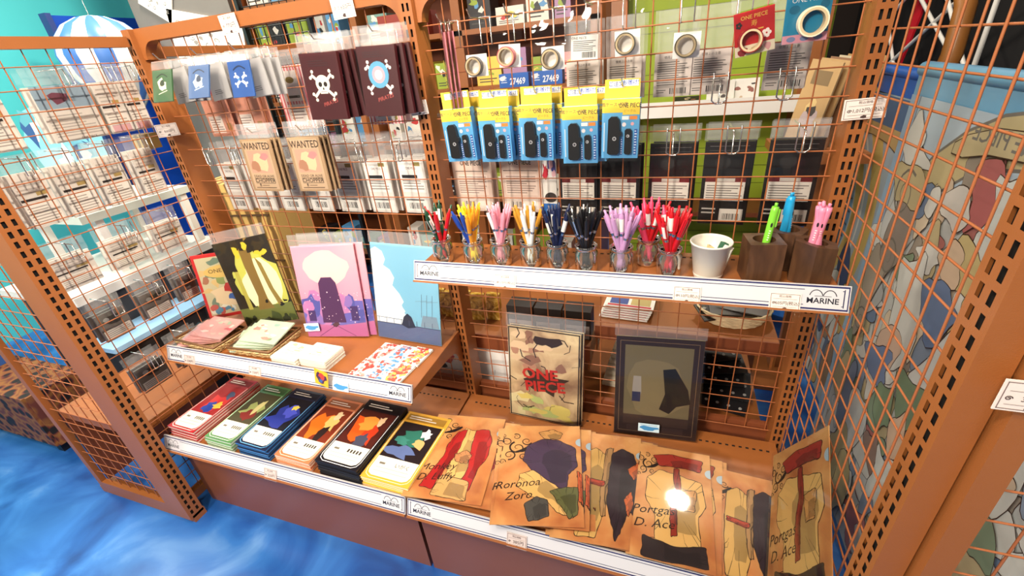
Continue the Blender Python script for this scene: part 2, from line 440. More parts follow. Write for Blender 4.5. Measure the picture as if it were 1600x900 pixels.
for nm, x0, x1 in (('l', -0.903, -0.003), ('r', 0.0, 0.899)):
    mb = MB(); mb.box(x0 + .002, x1 - .001, -0.446, -0.028, 0.300, 0.325, BROWN); d = mb.build('base_deck', rack)
    mb = MB()
    x = x0 + 0.03
    while x < x1 - 0.02:
        mb.box(x, x + 0.0075, -0.0665, -0.0615, 0.3252, 0.3256, HOLE); x += 0.0165
    s = mb.build('perforation', d); s['kind'] = 'stuff'
    mb = MB(); mb.box(x0 + .004, x1 - .004, -0.424, -0.41, 0.0, 0.30, PLINTH); mb.build('kick_panel', rack)
mb = MB(); mb.box(-0.901, -0.89, -0.41, -0.03, 0.0, 0.30, PLINTH); mb.build('side_panel', rack)
mb = MB(); mb.box(-0.885, 0.883, 0.012, 0.03, 0.05, 0.345, BROWN_DK); mb.build('back_panel', rack)
# far side of the same rack: base deck and shelf boards that face the next aisle
mb = MB(); mb.box(-0.88, 0.88, 0.05, 0.44, 0.27, 0.30, BROWN); mb.build('rear_deck', rack)

def emblem(u, v, w, h, s):
    """gull mark over the word MARINE in a notched frame; s = height of the mark in metres"""
    su, sv = s / w, s / h; out = []
    for sg in (-1, 1):
        pts = []
        for k in range(10):
            a = math.pi * (0.08 + 0.84 * k / 9)
            pts.append((u + sg * 0.36 * su - 0.36 * su * math.cos(a), v + 0.02 * sv + 0.46 * sv * math.sin(a)))
        out.append(('l', pts, s * 0.05, (20, 22, 40)))
    out.append(('l', [(u - 0.45 * su, v + .10 * sv), (u + .45 * su, v + .10 * sv)], s * 0.03, (20, 22, 40)))
    out.append(('t', u, v - 0.20 * sv, s * 0.48, 'MARINE', (16, 18, 36), 0.02, 0.0, 1.0))
    return out
def price_rail(parent, x0, x1, y, zt, drop=0.042, out=0.016, logo='lr'):
    """sloping ticket channel with a white navy-edged insert"""
    ang = math.degrees(math.atan2(out, drop)); L = math.hypot(out, drop); w = x1 - x0
    e = MB()
    e.box(-w / 2, w / 2, 0.0006, 0.005, -L - 0.003, 0.002, mat((200, 196, 196), rough=.35))
    e.box(-w / 2, w / 2, -0.004, 0.005, -L - 0.006, -L - 0.002, BROWN)
    ch = e.build('price_rail', parent, ((x0 + x1) / 2, y, zt), (-ang, 0, 0))
    sh = [('r', 0, 0, 1, 1, (30, 36, 92)), ('r', 0.004, 0.07, 0.996, 0.93, (206, 205, 210)),
          ('box', 0.010, 0.17, 0.990, 0.83, 0.0014, (30, 34, 76))]
    if 'l' in logo: sh += [('r', 0.014, .13, .014 + .06 / w, .88, (206, 205, 210))] + emblem(0.014 + 0.030 / w, 0.50, w, L, 0.030)
    if 'r' in logo: sh += [('r', .986 - .06 / w, .13, .986, .88, (206, 205, 210))] + emblem(0.986 - 0.030 / w, 0.50, w, L, 0.030)
    if 'l' in logo or 'r' in logo:
        sh += [('l', [(0.0105, .12), (0.0105, .88)], .0014, (30, 34, 76)), ('l', [(0.9895, .12), (0.9895, .88)], .0014, (30, 34, 76))]
    print_on(ch, sh, w, L, y=0.0004, z0=-L, name='insert')
    return ch, ang
price_rail(rack, -0.903, -0.004, -0.447, 0.336)
price_rail(rack, 0.002, 0.900, -0.447, 0.336, logo='l')

# shelves hooked into the uprights
def bracket(parent, x0, x1, yf, zt, depth_f, depth_b):
    mb = MB()
    pts = [(yf, zt), (yf, zt - depth_f), (-0.11, zt - depth_b * 0.72)]
    for k in range(6):
        a = math.pi / 2 * k / 5
        pts.append((-0.10 + 0.05 * math.sin(a), zt - depth_b * 0.78 - 0.055 * (1 - math.cos(a))))
    pts += [(-0.0315, zt - depth_b * 0.78 - 0.06), (-0.0315, zt)]
    return mb.prism_x(pts, x0, x1, BROWN).build('bracket', parent)
shl = thing('shelf', 'brown steel shelf with deep side brackets holding the standing picture folders', 'shelf')
mb = MB(); mb.box(-0.895, -0.004, -0.316, -0.0315, 0.560, 0.578, BROWN); mb.build('board', shl)
bracket(shl, -0.010, -0.005, -0.316, 0.5785, 0.026, 0.062); bracket(shl, -0.894, -0.889, -0.316, 0.5785, 0.026, 0.062)
price_rail(shl, -0.902, -0.002, -0.316, 0.596)
shr = thing('shelf', 'narrow brown steel shelf carrying the jars of pens', 'shelf')
mb = MB(); mb.box(0.004, 0.895, -0.196, -0.0315, 0.854, 0.872, BROWN)
mb.build('board', shr)
mb = MB()
for k in range(50): mb.box(0.03 + k * .0168, 0.038 + k * .0168, -0.061, -0.056, 0.8721, 0.8725, HOLE)
s = mb.build('perforation', shr); s['kind'] = 'stuff'
for x0, x1 in ((0.006, 0.010), (0.886, 0.891)):
    MB().prism_x([(-0.192, .854), (-0.192, .845), (-.0315, .79), (-.0315, .854)], x0, x1, BROWN).build('bracket', shr)
price_rail(shr, 0.000, 0.903, -0.196, 0.890)

# rack on the left: its wire back closes the bay on that side
lrack = thing('display_rack', 'brown steel wire rack closing off the left end, loaded with hanging packs', 'display rack')
upright(lrack, -0.932, -0.870, -0.520, -0.4735, 0.02, 1.475, '+x')
wire_grid(lrack, 'y', -0.909, -0.470, -0.032, -0.43, [1.395 - .05 * k for k in range(27)], 0.07, 1.435)
MB().box(-0.915, -0.893, -0.467, -0.036, 1.432, 1.458, BROWN).build('top_rail', lrack)
MB().box(-0.912, -0.890, 0.052, 0.949, 1.405, 1.432, BROWN).build('top_rail', lrack)
MB().box(-0.915, -0.885, 0.95, 0.98, 0.0, 1.46, BROWN).build('upright', lrack)
MB().box(-0.932, -0.907, -0.467, -0.04, 0.045, 0.075, BROWN).build('bottom_rail', lrack)
mb = MB(); mb.box(-1.36, -0.87, -0.512, -0.47, 0.0, 0.03, BROWN); mb.box(-0.90, -0.872, -0.505, -0.475, 0.0, 0.012, STEEL); mb.build('foot', lrack)
# end frame turned away from us, with its own wires
MB().box(-0.985, -0.934, -0.512, -0.495, 0.03, 1.475, BROWN).build('end_stile', lrack)
MB().box(-1.352, -1.325, -0.512, -0.495, 0.03, 1.475, BROWN).build('end_stile', lrack)
MB().box(-1.325, -0.985, -0.512, -0.495, 0.03, 0.06, BROWN).build('end_rail', lrack)
wire_grid(lrack, 'x', -0.503, -1.325, -0.985, -1.285, [0.11 + .05 * k for k in range(27)], 0.06, 1.45)
MB().box(-1.33, -0.935, -0.49, 0.0, 0.36, 0.39, BROWN).build('deck', lrack)
MB().box(-1.335, -1.325, -0.49, 0.0, 0.05, 0.36, BROWN_DK).build('kick_panel', lrack)

# rack on the right
rrack = thing('display_rack', 'brown steel wire rack closing off the right end, tapestries hanging behind it', 'display rack')
upright(rrack, 0.872, 0.905, -0.584, -0.537, 0.02, 1.62, '-x')
wire_grid(rrack, 'y', 0.911, -0.536, -0.036, -0.51, [1.595 - .05 * k for k in range(31)], 0.07, 1.60, r=0.0017)
MB().box(0.900, 0.922, -0.535, -0.036, 1.60, 1.63, BROWN).build('top_rail', rrack)
MB().box(0.904, 0.926, -0.535, -0.036, 0.03, 0.06, BROWN).build('bottom_rail', rrack)
MB().box(0.909, 0.936, -0.600, -0.572, 0.02, 1.62, BROWN).build('end_stile', rrack)
wire_grid(rrack, 'x', -0.585, 0.936, 1.36, 0.985, [0.1 + .05 * k for k in range(30)], 0.06, 1.60)
MB().box(1.36, 1.39, -0.600, -0.572, 0.02, 1.62, BROWN).build('end_stile', rrack)
MB().box(0.87, 1.39, -0.60, -0.54, 0.0, 0.025, BROWN).build('foot', rrack)
MB().box(0.9062, 0.9085, -0.575, -0.545, 0.05, 1.6, HOLE).build('gap_shade_strip', rrack)  # near-black strip paints the shade in the open gap beside the post

# ------------------------------------------------------------------ generic packs
CREAM = (234, 216, 170); SKINT = (232, 190, 110)
def body_box(parent, w, h, t, m, z0=0.0, name='card', y0=0.0):
    return MB().box(-w / 2, w / 2, y0, y0 + t, z0, z0 + h, m).build(name, parent)
def hang_pack(name, label, cat, loc, w, h, t, base, shapes, rot=(0, 0, 0), flap=0.028, film=True, group=None, seed=1):
    """a pack hanging from its top hole: backing card, print, clear sleeve with header flap"""
    o = thing(name, label, cat, loc, rot, group)
    body_box(o, w, h, t, base, -flap - h)
    if shapes: print_on(o, shapes, w, h, z0=-flap - h)
    if film: film_sheet(o, -w / 2 - .003, w / 2 + .003, -flap - h - .004, -flap + 0.002, -0.0022, FILM, seed=seed, amp=0.0006, name='sleeve')
    if flap > 0: film_sheet(o, -w / 2 - .003, w / 2 + .003, -flap + 0.002, 0.008, t / 2, FLAP, nx=5, nz=2, seed=seed + 3, name='header_flap')
    return o
def front_hook(label, x, z, L, group):
    o = thing('display_hook', label, 'hook', (x, 0, z), group=group)
    MB().tube([(0, -.004, 0), (0, -L, 0), (0, -L - .012, .014)], 0.0016, STEEL, 6).build('prong', o)
    MB().tube([(-.012, -.006, -.05), (-.012, -.006, .004), (0, -.004, .0045), (.012, -.006, .004), (.012, -.006, -.05)], 0.0014, STEEL, 6).build('back_loop', o)
    return o
def rear_hook(label, x, z, L, group):
    o = thing('display_hook', label, 'hook', (x, 0, z), group=group)
    MB().tube([(-.013, -.004, .004), (-.013, -.007, -.004), (-.013, -.007, -.046), (-.006, -.007, -.052), (.006, -.007, -.052), (.013, -.007, -.046), (.013, -.007, -.004), (.013, -.004, .004)], 0.0016, STEEL, 6).build('back_loop', o)
    MB().tube([(0, -.007, -.052), (0, -.007, -.012), (0, .012, -.008), (0, L, -.008)], 0.0016, STEEL, 6).build('prong', o)
    return o

# --- left bay, front: towels in dark red packs with a skull print
BONE = (240, 234, 220)
def bones(u, v, s, asp, c=BONE):
    out = []
    for a in (38, -38):
        ca, sa = math.cos(R(a)), math.sin(R(a))
        out.append(('l', [(u - s * ca, v - s * sa * asp), (u + s * ca, v + s * sa * asp)], 0.0065, c))
        for sg in (-1, 1):
            for d in (-.35, .35):
                out.append(('c', u + sg * s * ca - d * .16 * sa, v + sg * s * sa * asp + d * .16 * ca, 0.038, c))
    return out
SKULL = bones(.5, .52, .34, .8) + [('e', .5, .55, .19, .13, BONE), ('r', .40, .40, .60, .47, BONE), ('e', .43, .54, .05, .038, (30, 16, 16)), ('e', .57, .54, .05, .038, (30, 16, 16)), ('e', .5, .475, .02, .02, (30, 16, 16)),
         ('l', [(.42, .43), (.58, .43)], .001, (60, 30, 30)), ('t', .62, .26, .012, 'PIRATES', (196, 90, 84), 0, .2, 1, 14), ('bars', .2, .8, .8, .9, 3, (62, 26, 32))]
RINGS = bones(.5, .56, .36, .8, (236, 222, 222)) + [('e', .5, .6, .27, .19, (96, 170, 206)), ('e', .5, .6, .17, .12, (225, 168, 180)), ('e', .5, .60, .10, .07, (236, 228, 220)),
         ('t', .6, .27, .012, 'PIRATES', (196, 90, 84), 0, .2, 1, 14), ('bars', .15, .84, .8, .93, 3, (60, 28, 36))]
DRED = mat((70, 22, 28), rough=.35, noise=.15, scale=25)
for nm, x, shp, w, n, lab in (('a', -.217, SKULL, .104, 4, 'dark red towel pack printed with a white skull and crossbones'), ('b', -.058, RINGS, .097, 3, 'dark red towel pack printed with a pink and blue ring emblem')):
    front_hook('steel hook carrying the dark red ' + ('skull pack' if nm == 'a' else 'ring emblem pack'), x, 1.388, .085, 'steel hooks on the front of the left grid')
    p = hang_pack('towel_pack', lab + ', frontmost on its hook', 'towel pack', (x, -.085, 1.392), w, .146, .011, DRED, shp, (-3, 2, 2), .032)
    for k in range(1, n):
        copy_tree(p, (x + .007 * k, -.085 + .0165 * k, 1.392 - .001 * k), (-2, -1.5 * k, 3), lab.replace('dark red towel pack', 'dark red towel pack hidden behind the pack') .replace('printed with a', 'with the'), 'dark red packs waiting behind the %s pack' % ('skull' if nm == 'a' else 'ring emblem'))
# --- wanted posters
def wanted(x, tilt, lab, n):
    sh = [('r', .08, .04, .92, .97, (200, 172, 142)), ('t', .5, .87, .026, 'WANTED', (52, 34, 26), .012, 0, .80), ('r', .14, .36, .86, .79, (206, 160, 140)), ('p', blob(.5, .57, .28, .17, 12, .2, 3), (226, 196, 160)), ('p', blob(.32, .48, .13, .10, 9, .3, 5), (176, 130, 104)),
          ('p', blob(.66, .68, .14, .07, 9, .3, 6), (216, 140, 140)), ('t', .5, .295, .0095, 'DEAD OR ALIVE', (52, 34, 26), 0.006), ('box', .17, .155, .83, .26, .0012, (52, 34, 26)), ('t', .5, .207, .0155, 'CHOPPER', (52, 34, 26), .01), ('t', .3, .115, .012, '\u0e3f', (52, 34, 26)), ('bars', .36, .1, .6, .13, 1, (90, 66, 50)), ('bars', .14, .05, .86, .09, 1, (90, 66, 50))]
    front_hook('steel hook carrying the tan wanted poster pack ' + n, x, 1.192, .08, 'steel hooks on the front of the left grid')
    p = hang_pack('poster_pack', lab, 'poster pack', (x, -.08, 1.206), .100, .142, .005, mat((172, 142, 108), rough=.6, noise=.12, scale=30), sh, (-2, tilt, 4), .032)
    for k in (1, 2):
        copy_tree(p, (x + .003 * k, -.08 + .014 * k, 1.205), (-2, tilt * .5, 3), 'tan wanted poster pack tucked directly behind the one ' + n, 'tan poster packs behind the one ' + n)
wanted(-.505, 2, 'tan wanted poster pack, the one of the pair nearer the left upright', 'nearer the left upright')
wanted(-.338, 1, 'tan wanted poster pack, the one of the pair nearer the middle upright', 'nearer the middle upright')
# --- three small pouches by the left upright
GREY = mat((150, 148, 148), rough=.4)
for x, c, c2, ang, lab in ((-.712, (54, 92, 58), (218, 222, 190), 24, 'small green hanging pouch with a pale emblem'), (-.575, (58, 92, 140), (206, 222, 236), 26, 'small slate blue hanging pouch with a pale blue emblem'), (-.446, (44, 88, 158), (226, 232, 240), 12, 'small bright blue hanging pouch with four white marks')):
    front_hook('steel hook carrying the ' + lab.split(' with')[0], x, 1.388, .10, 'steel hooks on the front of the left grid')
    if 'four' in lab: sh = bones(.5, .48, .3, .75, c2) + [('e', .5, .5, .08, .06, c), ('e', .4, .5, .05, .03, (90, 150, 220))]
    else: sh = [('p', blob(.5, .5, .22, .2, 12, .3, int(-x * 100)), c2), ('p', blob(.5, .6, .14, .10, 9, .3, 4), tuple(int(v * .55) for v in c)), ('l', [(.3, .24), (.75, .34)], .002, c2)]
    sh += [('l', [(.22 + .56 * k / 8, .76 + .10 * math.sin(math.pi * k / 8)) for k in range(9)], .003, tuple(int(v * .5) for v in c))]
    p = hang_pack('pouch', lab, 'pouch', (x, -.10, 1.378), .064, .082, .004, mat(c, rough=.45), sh, (-ang, 0, 6), .016)
    for k in range(3):
        hang_pack('pouch', 'grey backed pouch hanging behind the ' + lab.split(' with')[0], 'pouch', (x + .012 + .012 * k, -.075 + .018 * k, 1.378), .060, .086, .003, GREY, [('bars', .2, .15, .6, .3, 3, (90, 88, 88))] if k == 0 else None, (-ang * .4, -6 + 3 * k, 8), .014, film=False, group='grey pouches behind the ' + lab.split(' with')[0])

# --- right bay, front: seal case boxes
BLK = mat((22, 22, 25), rough=.3, noise=.1)
BX = [(.111, 1.254, -2, 'first'), (.203, 1.251, 0, 'second'), (.300, 1.252, 1, 'third'), (.394, 1.244, 0, 'fourth'), (.478, 1.253, 1, 'last')]
BLUE = mat((92, 170, 224), rough=.4)
def stamp_box(x, z, tilt, ordn):
    front_hook('steel hook carrying the %s yellow and blue stamp case box from the left' % ordn, x, z - .012, .075, 'steel hooks above the stamp case boxes')
    o = thing('stamp_case_box', 'yellow and blue boxed stamp case in black, %s of five from the left' % ordn, 'boxed stamp case', (x, -.083, z), (0, tilt, 0), 'boxed stamp cases on the right grid')
    w, h = .074, .115; z0 = -.150
    MB().box(-.034, .034, .012, .014, z0 + h, .0, mat((240, 206, 66), rough=.45)).build('header', o)
    print_on(o, [('r', .12, .55, .55, .9, (250, 248, 240)), ('r', .5, .62, .96, .95, (250, 250, 250)), ('t', .32, .74, .010, '\u3054\u6ce8\u6587', (40, 70, 150), .01), ('t', .73, .80, .010, '\u304a\u5c4a\u3051!', (40, 90, 190), .01)], .068, .035, y=.0117, z0=-.035, name='header_print')
    MB().box(-w / 2, w / 2, 0, .024, z0, z0 + h, BLUE).build('carton', o)
    print_on(o, [('r', 0, .78, 1, 1, (240, 206, 66)), ('r', .55, .74, 1, .80, (240, 206, 66)), ('t', .28, .91, .0078, '\u5370\u9451\u30b1\u30fc\u30b9+\u5370\u9451', (60, 60, 60), .005), ('t', .74, .89, .0115, 'ONE PIECE', (60, 52, 46), .02, 0, .78), ('t', .74, .80, .006, '\u30d3\u30fc\u30af\u30eb', (150, 110, 40)),
                 ('r', .54, .66, .72, .72, (248, 248, 248)), ('r', .74, .66, .94, .72, (236, 140, 60)), ('c', .60, .58, .055, (246, 236, 240)), ('c', .82, .59, .045, (240, 180, 190)), ('l', [(.07, .12), (.07, .62)], .0022, (214, 234, 250)),
                 ('r', .52, .06, .58, .36, (44, 90, 170)), ('r', .88, .06, .96, .50, (44, 90, 170)), ('bars', .53, .07, .57, .35, 7, (220, 235, 250)), ('bars', .89, .07, .95, .49, 9, (220, 235, 250))], w, h, z0=z0)
    mb = MB()
    mb.prism_y([(-.024, z0 + .012), (-.020, z0 + .009), (-.004, z0 + .009), (-.0005, z0 + .012), (-.0005, z0 + .045), (.003, z0 + .047), (.003, z0 + .054), (-.0005, z0 + .056), (-.002, z0 + .078), (-.006, z0 + .083), (-.018, z0 + .083), (-.023, z0 + .078)], -.010, -.001, BLK)
    cs = mb.build('case', o)
    print_on(cs, [('c', .5, .5, .5, (196, 196, 200)), ('c', .5, .5, .28, (70, 70, 80))], .008, .008, y=-.0103, z0=z0 + .037, name='emblem').location.x = -.010
    st = MB().prism_y([(.010, z0 + .012), (.013, z0 + .009), (.021, z0 + .009), (.024, z0 + .012), (.023, z0 + .056), (.020, z0 + .059), (.013, z0 + .059), (.010, z0 + .056)], -.008, -.001, BLK).build('stamp', o)
    print_on(st, [('c', .5, .5, .45, (196, 196, 200)), ('c', .4, .5, .2, (70, 70, 80))], .007, .007, y=-.0083, z0=z0 + .042, name='emblem').location.x = .0165
    film_sheet(o, -w / 2, w / 2, z0 - .003, z0 + h, -.012, FILM, 2, 3, amp=.0005, name='blister')
    return o
for q, (x, z, t, n) in enumerate(BX):
    b = stamp_box(x, z, t, n)
    if q < 4: copy_tree(b, (x + .014, -.083 + .034, z - .004), (0, t, -3), 'yellow and blue boxed stamp case hung behind the %s of the five' % n)

# --- right bay, front: rolls of decorative tape in clear bags
def tape_roll(parent, x, z, r, c, y=-.004, d=.014):
    mb = MB(); prof = [(r * .74, 0), (r, 0), (r, d), (r * .91, d), (r * .74, d), (r * .74, 0)]; n = 24
    dk = mat(c, rough=.35); tn = mat((196, 176, 138), rough=.6)
    for k0, m in ((0, tn), (1, dk), (2, dk), (3, tn), (4, mat((176, 156, 124), rough=.7))):
        (ra, da), (rb, db) = prof[k0], prof[k0 + 1]
        vs = [(x + q * math.cos(2 * math.pi * k / n), y - s, z + q * math.sin(2 * math.pi * k / n)) for q, s in ((ra, da), (rb, db)) for k in range(n)]
        mb.add(vs, [(k, (k + 1) % n, n + (k + 1) % n, n + k) for k in range(n)], m, True)
    return mb.build('tape_roll', parent)
TG = 'clear bags of decorative tape'
for x, z, c, cd_, lab in ((.176, 1.300, (60, 50, 46), 'a', 'clear bag with a roll of dark tape, beside the pink sheaf'), (.253, 1.312, (196, 90, 96), 'b', 'clear bag with a roll of pink tape'), (.340, 1.300, (66, 54, 48), 'c', 'clear bag with a roll of dark brown tape'),
                      (.481, 1.313, (60, 60, 52), 'd', 'clear bag with a roll of black tape'), (.589, 1.300, (84, 78, 58), 'e', 'clear bag with a roll of olive tape')):
    front_hook('steel hook carrying the ' + lab, x, 1.388, .085, 'steel hooks above the tape rolls')
    o = thing('tape_bag', lab, 'tape', (x, -.083, 1.385), (0, random.uniform(-3, 3), random.uniform(-8, 8)), TG)
    zc = z - 1.385
    MB().box(-.020, .026, 0, .001, zc - .020, zc + .022, WHITE).build('card', o)
    tape_roll(o, 0, zc, .0185, c)
    film_sheet(o, -.034, .034, zc - .034, zc + .03, -.020, FILM, 5, 6, amp=.003, seed=int(x * 999), name='bag')
    film_sheet(o, -.034, .034, zc + .03, .006, -.006, FILM, 5, 5, amp=.004, seed=int(x * 777), name='bag_top')
front_hook('steel hook carrying the clear bag with the barcode label', .408, 1.388, .085, 'steel hooks above the tape rolls')
o = thing('tape_bag', 'clear bag turned round to show its white barcode label', 'tape', (.408, -.083, 1.385), (0, 2, 0), TG)
MB().box(-.026, .026, 0, .001, -.092, -.050, WHITE).build('card', o)
print_on(o, [('t', .3, .88, .006, 'ONE PIECE', (40, 40, 40)), ('bars', .08, .35, .92, .8, 6, (96, 92, 90)), ('code', .42, .08, .92, .32)], .052, .042, z0=-.092)
tape_roll(o, 0, -.072, .0185, (70, 60, 52), y=.016)
film_sheet(o, -.034, .034, -.106, .006, -.004, FILM, 5, 8, amp=.004, seed=5, name='bag')
front_hook('steel hook carrying the red tape card', .687, 1.388, .085, 'steel hooks above the tape rolls')
o = hang_pack('tape_card', 'red card with white flowers holding a tape roll', 'tape', (.687, -.083, 1.384), .062, .068, .002, mat((196, 28, 34), rough=.4), [('t', .5, .86, .0085, 'ONE PIECE', (240, 206, 90), .005), ('t', .5, .70, .010, '\u5bff', (236, 196, 80)), ('bars', .2, .52, .8, .6, 1, (236, 190, 90)), ('r', 0, 0, 1, .24, (238, 226, 200)), ('p', blob(.2, .1, .14, .09, 9, .3, 1), (150, 40, 46)), ('p', blob(.55, .12, .12, .10, 9, .3, 2), (196, 180, 130)), ('p', blob(.82, .12, .1, .09, 9, .3, 3), (226, 170, 170))] +
              [('c', .80 + .07 * math.cos(a), .42 + .064 * math.sin(a), .05, (250, 244, 236)) for a in (0, 1.26, 2.5, 3.8, 5.0)] + [('c', .12 + .05 * math.cos(a), .72 + .05 * math.sin(a), .035, (40, 30, 36)) for a in (0, 1.26, 2.5, 3.8, 5.0)], (0, -9, 3), .040)
tape_roll(o, -.008, -.085, .019, (130, 20, 26))
front_hook('steel hook carrying the teal tape card', .772, 1.392, .085, 'steel hooks above the tape rolls')
o = hang_pack('tape_card', 'teal card with a pink strip along its foot holding a tape roll', 'tape', (.772, -.083, 1.392), .066, .080, .002, mat((34, 146, 186), rough=.4), [('t', .5, .78, .0105, 'ONE PIECE', (240, 244, 244), .006), ('e', .2, .62, .12, .08, (24, 118, 152)), ('e', .85, .66, .1, .08, (24, 118, 152)), ('r', 0, 0, 1, .16, (238, 168, 184)), ('e', .2, .08, .10, .05, (130, 150, 190)), ('e', .5, .08, .10, .05, (130, 150, 190)), ('e', .8, .08, .10, .05, (130, 150, 190))], (0, -2, 3), .024)
tape_roll(o, .006, -.075, .022, (232, 220, 190))
# pink sheaf at the middle upright
pk = mat((214, 130, 140), rough=.35)
front_hook('steel hook carrying the sheaf of pink sheets', .100, 1.388, .07, 'steel hooks above the tape rolls')
for k in range(3):
    o = thing('pink_sheet', 'thin pink sheet pack hung edge-on beside the middle upright', 'sheet pack', (.098 + .008 * k, -.060 + .004 * k, 1.385), (0, 3 - k, -60), 'pink sheet packs hung edge-on')
    body_box(o, .060, .150, .003, pk, -.165); MB().tube([(.014 * math.cos(a), -.001, -.006 + .014 * math.sin(a)) for a in [q * math.pi / 8 for q in range(16)]], .0009, STEEL, 5, True).build('ring', o)
    film_sheet(o, -.037, .037, -.168, .0, -.003, FILM, 3, 6, seed=k, name='sleeve')

# ------------------------------------------------------------------ base deck, left bay: six stacks of exercise books
def notebook(label, group, loc, yaw, w, base, edge, pic, blobs, title, arc):
    o = thing('exercise_book', label, 'exercise book', loc, (-90 + 0.0, 0, yaw), group)
    h = .250; t = .0085
    MB().box(-w / 2, w / 2, .0, .0010, 0, h, mat(base, rough=.3, coat=.3)).build('cover', o)
    MB().box(-w / 2 + .001, w / 2 - .001, .0011, t - .0011, .001, h - .001, mat(edge, rough=.6)).build('pages', o)
    MB().box(-w / 2, w / 2, t - .0010, t, 0, h, mat(base, rough=.3, coat=.3)).build('back_cover', o)
    sh = [('r', .07, .86, .93, .965, tuple(int(v * .72) for v in base)), ('bars', .12, .88, .82, .95, 2, (236, 230, 220)),
          ('r', .07, .26, .93, .83, pic)]
    for k, (u, v, ru, rv, c) in enumerate(blobs): sh.append(('p', blob(u, v, ru, rv, 13, .4, k * 7 + int(u * 50)), c))
    sh += [('p', [(.07, .30), (.93, .30), (.93, .12), (.90, .075), (.82, .05), (.18, .05), (.10, .075), (.07, .12)], (240, 234, 218)), ('l', [(.04, .84), (.04, .11), (.07, .055), (.16, .025), (.84, .025), (.93, .055), (.96, .11), (.96, .84)], .0022, arc),
           ('r', .18, .20, .30, .225, (120, 112, 100)), ('r', .16, .11, .84, .114, (190, 170, 130)), ('r', .16, .155, .84, .159, (190, 170, 130))]
    if title: sh.append(('t', .66, .215, .016, title, (40, 36, 34), .004))
    else: sh += [('r', .5 + .07 * k, .195, .54 + .07 * k, .24, (60, 54, 50)) for k in range(5)]
    print_on(o, sh, w, h, name='cover_print')
    return o
NB = [(-.822, .118, 3, 5, (168, 30, 36), (226, 206, 196), (150, 24, 28), [(.55, .5, .3, .16, (196, 40, 40)), (.5, .42, .22, .08, (40, 60, 150)), (.7, .47, .16, .06, (222, 176, 60)), (.7, .66, .12, .07, (70, 80, 110))], None, (240, 220, 214), 'red exercise book'),
      (-.668, .112, 4, 4, (86, 136, 84), (214, 222, 206), (70, 66, 44), [(.5, .5, .3, .14, (150, 160, 96)), (.55, .42, .24, .09, (120, 40, 36)), (.6, .6, .12, .12, (200, 190, 130))], None, (226, 236, 220), 'green exercise book'),
      (-.530, .122, 5, 5, (24, 36, 66), (60, 130, 200), (16, 18, 30), [(.5, .48, .36, .18, (38, 52, 140)), (.6, .6, .2, .1, (70, 80, 190)), (.62, .68, .12, .05, (220, 196, 80))], None, (110, 180, 230), 'dark blue exercise book'),
      (-.380, .128, 4, 4, (206, 122, 82), (240, 214, 190), (120, 44, 24), [(.35, .5, .24, .2, (236, 110, 30)), (.65, .6, .2, .12, (240, 190, 110)), (.6, .42, .14, .12, (40, 26, 26)), (.68, .72, .1, .06, (232, 200, 160))], None, (244, 220, 200), 'orange exercise book'),
      (-.218, .142, 5, 6, (22, 22, 30), (24, 24, 26), (76, 28, 22), [(.38, .52, .26, .22, (226, 88, 28)), (.65, .5, .18, .16, (200, 60, 30)), (.45, .62, .2, .1, (240, 150, 60)), (.6, .38, .14, .10, (70, 70, 90)), (.7, .7, .09, .07, (226, 190, 150))], None, (230, 232, 236), 'black exercise book'),
      (-.072, .150, 5, 4, (230, 172, 62), (244, 230, 190), (32, 22, 26), [(.4, .4, .26, .08, (92, 110, 160)), (.5, .62, .3, .1, (44, 110, 96)), (.66, .55, .14, .07, (206, 170, 110)), (.72, .70, .1, .07, (222, 222, 228)), (.3, .55, .16, .06, (60, 130, 120))], '\u3044\u304c\u304f', (246, 232, 190), 'yellow exercise book')]
for x, w_, yaw, n, base, edge, pic, bl, ti, arc, nm in NB:
    top = None
    for k in range(n):
        z = .3255 + .0090 * (k + 1)
        lab = nm + (' on top of its stack on the deck' if k == n - 1 else ' lower in the stack, under the top %s book' % nm.split()[0].replace('dark', 'dark blue'))
        if top is None:
            top = notebook(lab, nm + 's in a stack', (x, -.4365, z), -yaw * .3, w_, base, edge, pic, bl, ti, arc)
        else:
            copy_tree(top, (x + random.uniform(-.003, .003), -.4360 + random.uniform(-.001, .003), z), (-90, 0, -yaw * .3 + random.uniform(-.7, .7)), lab)

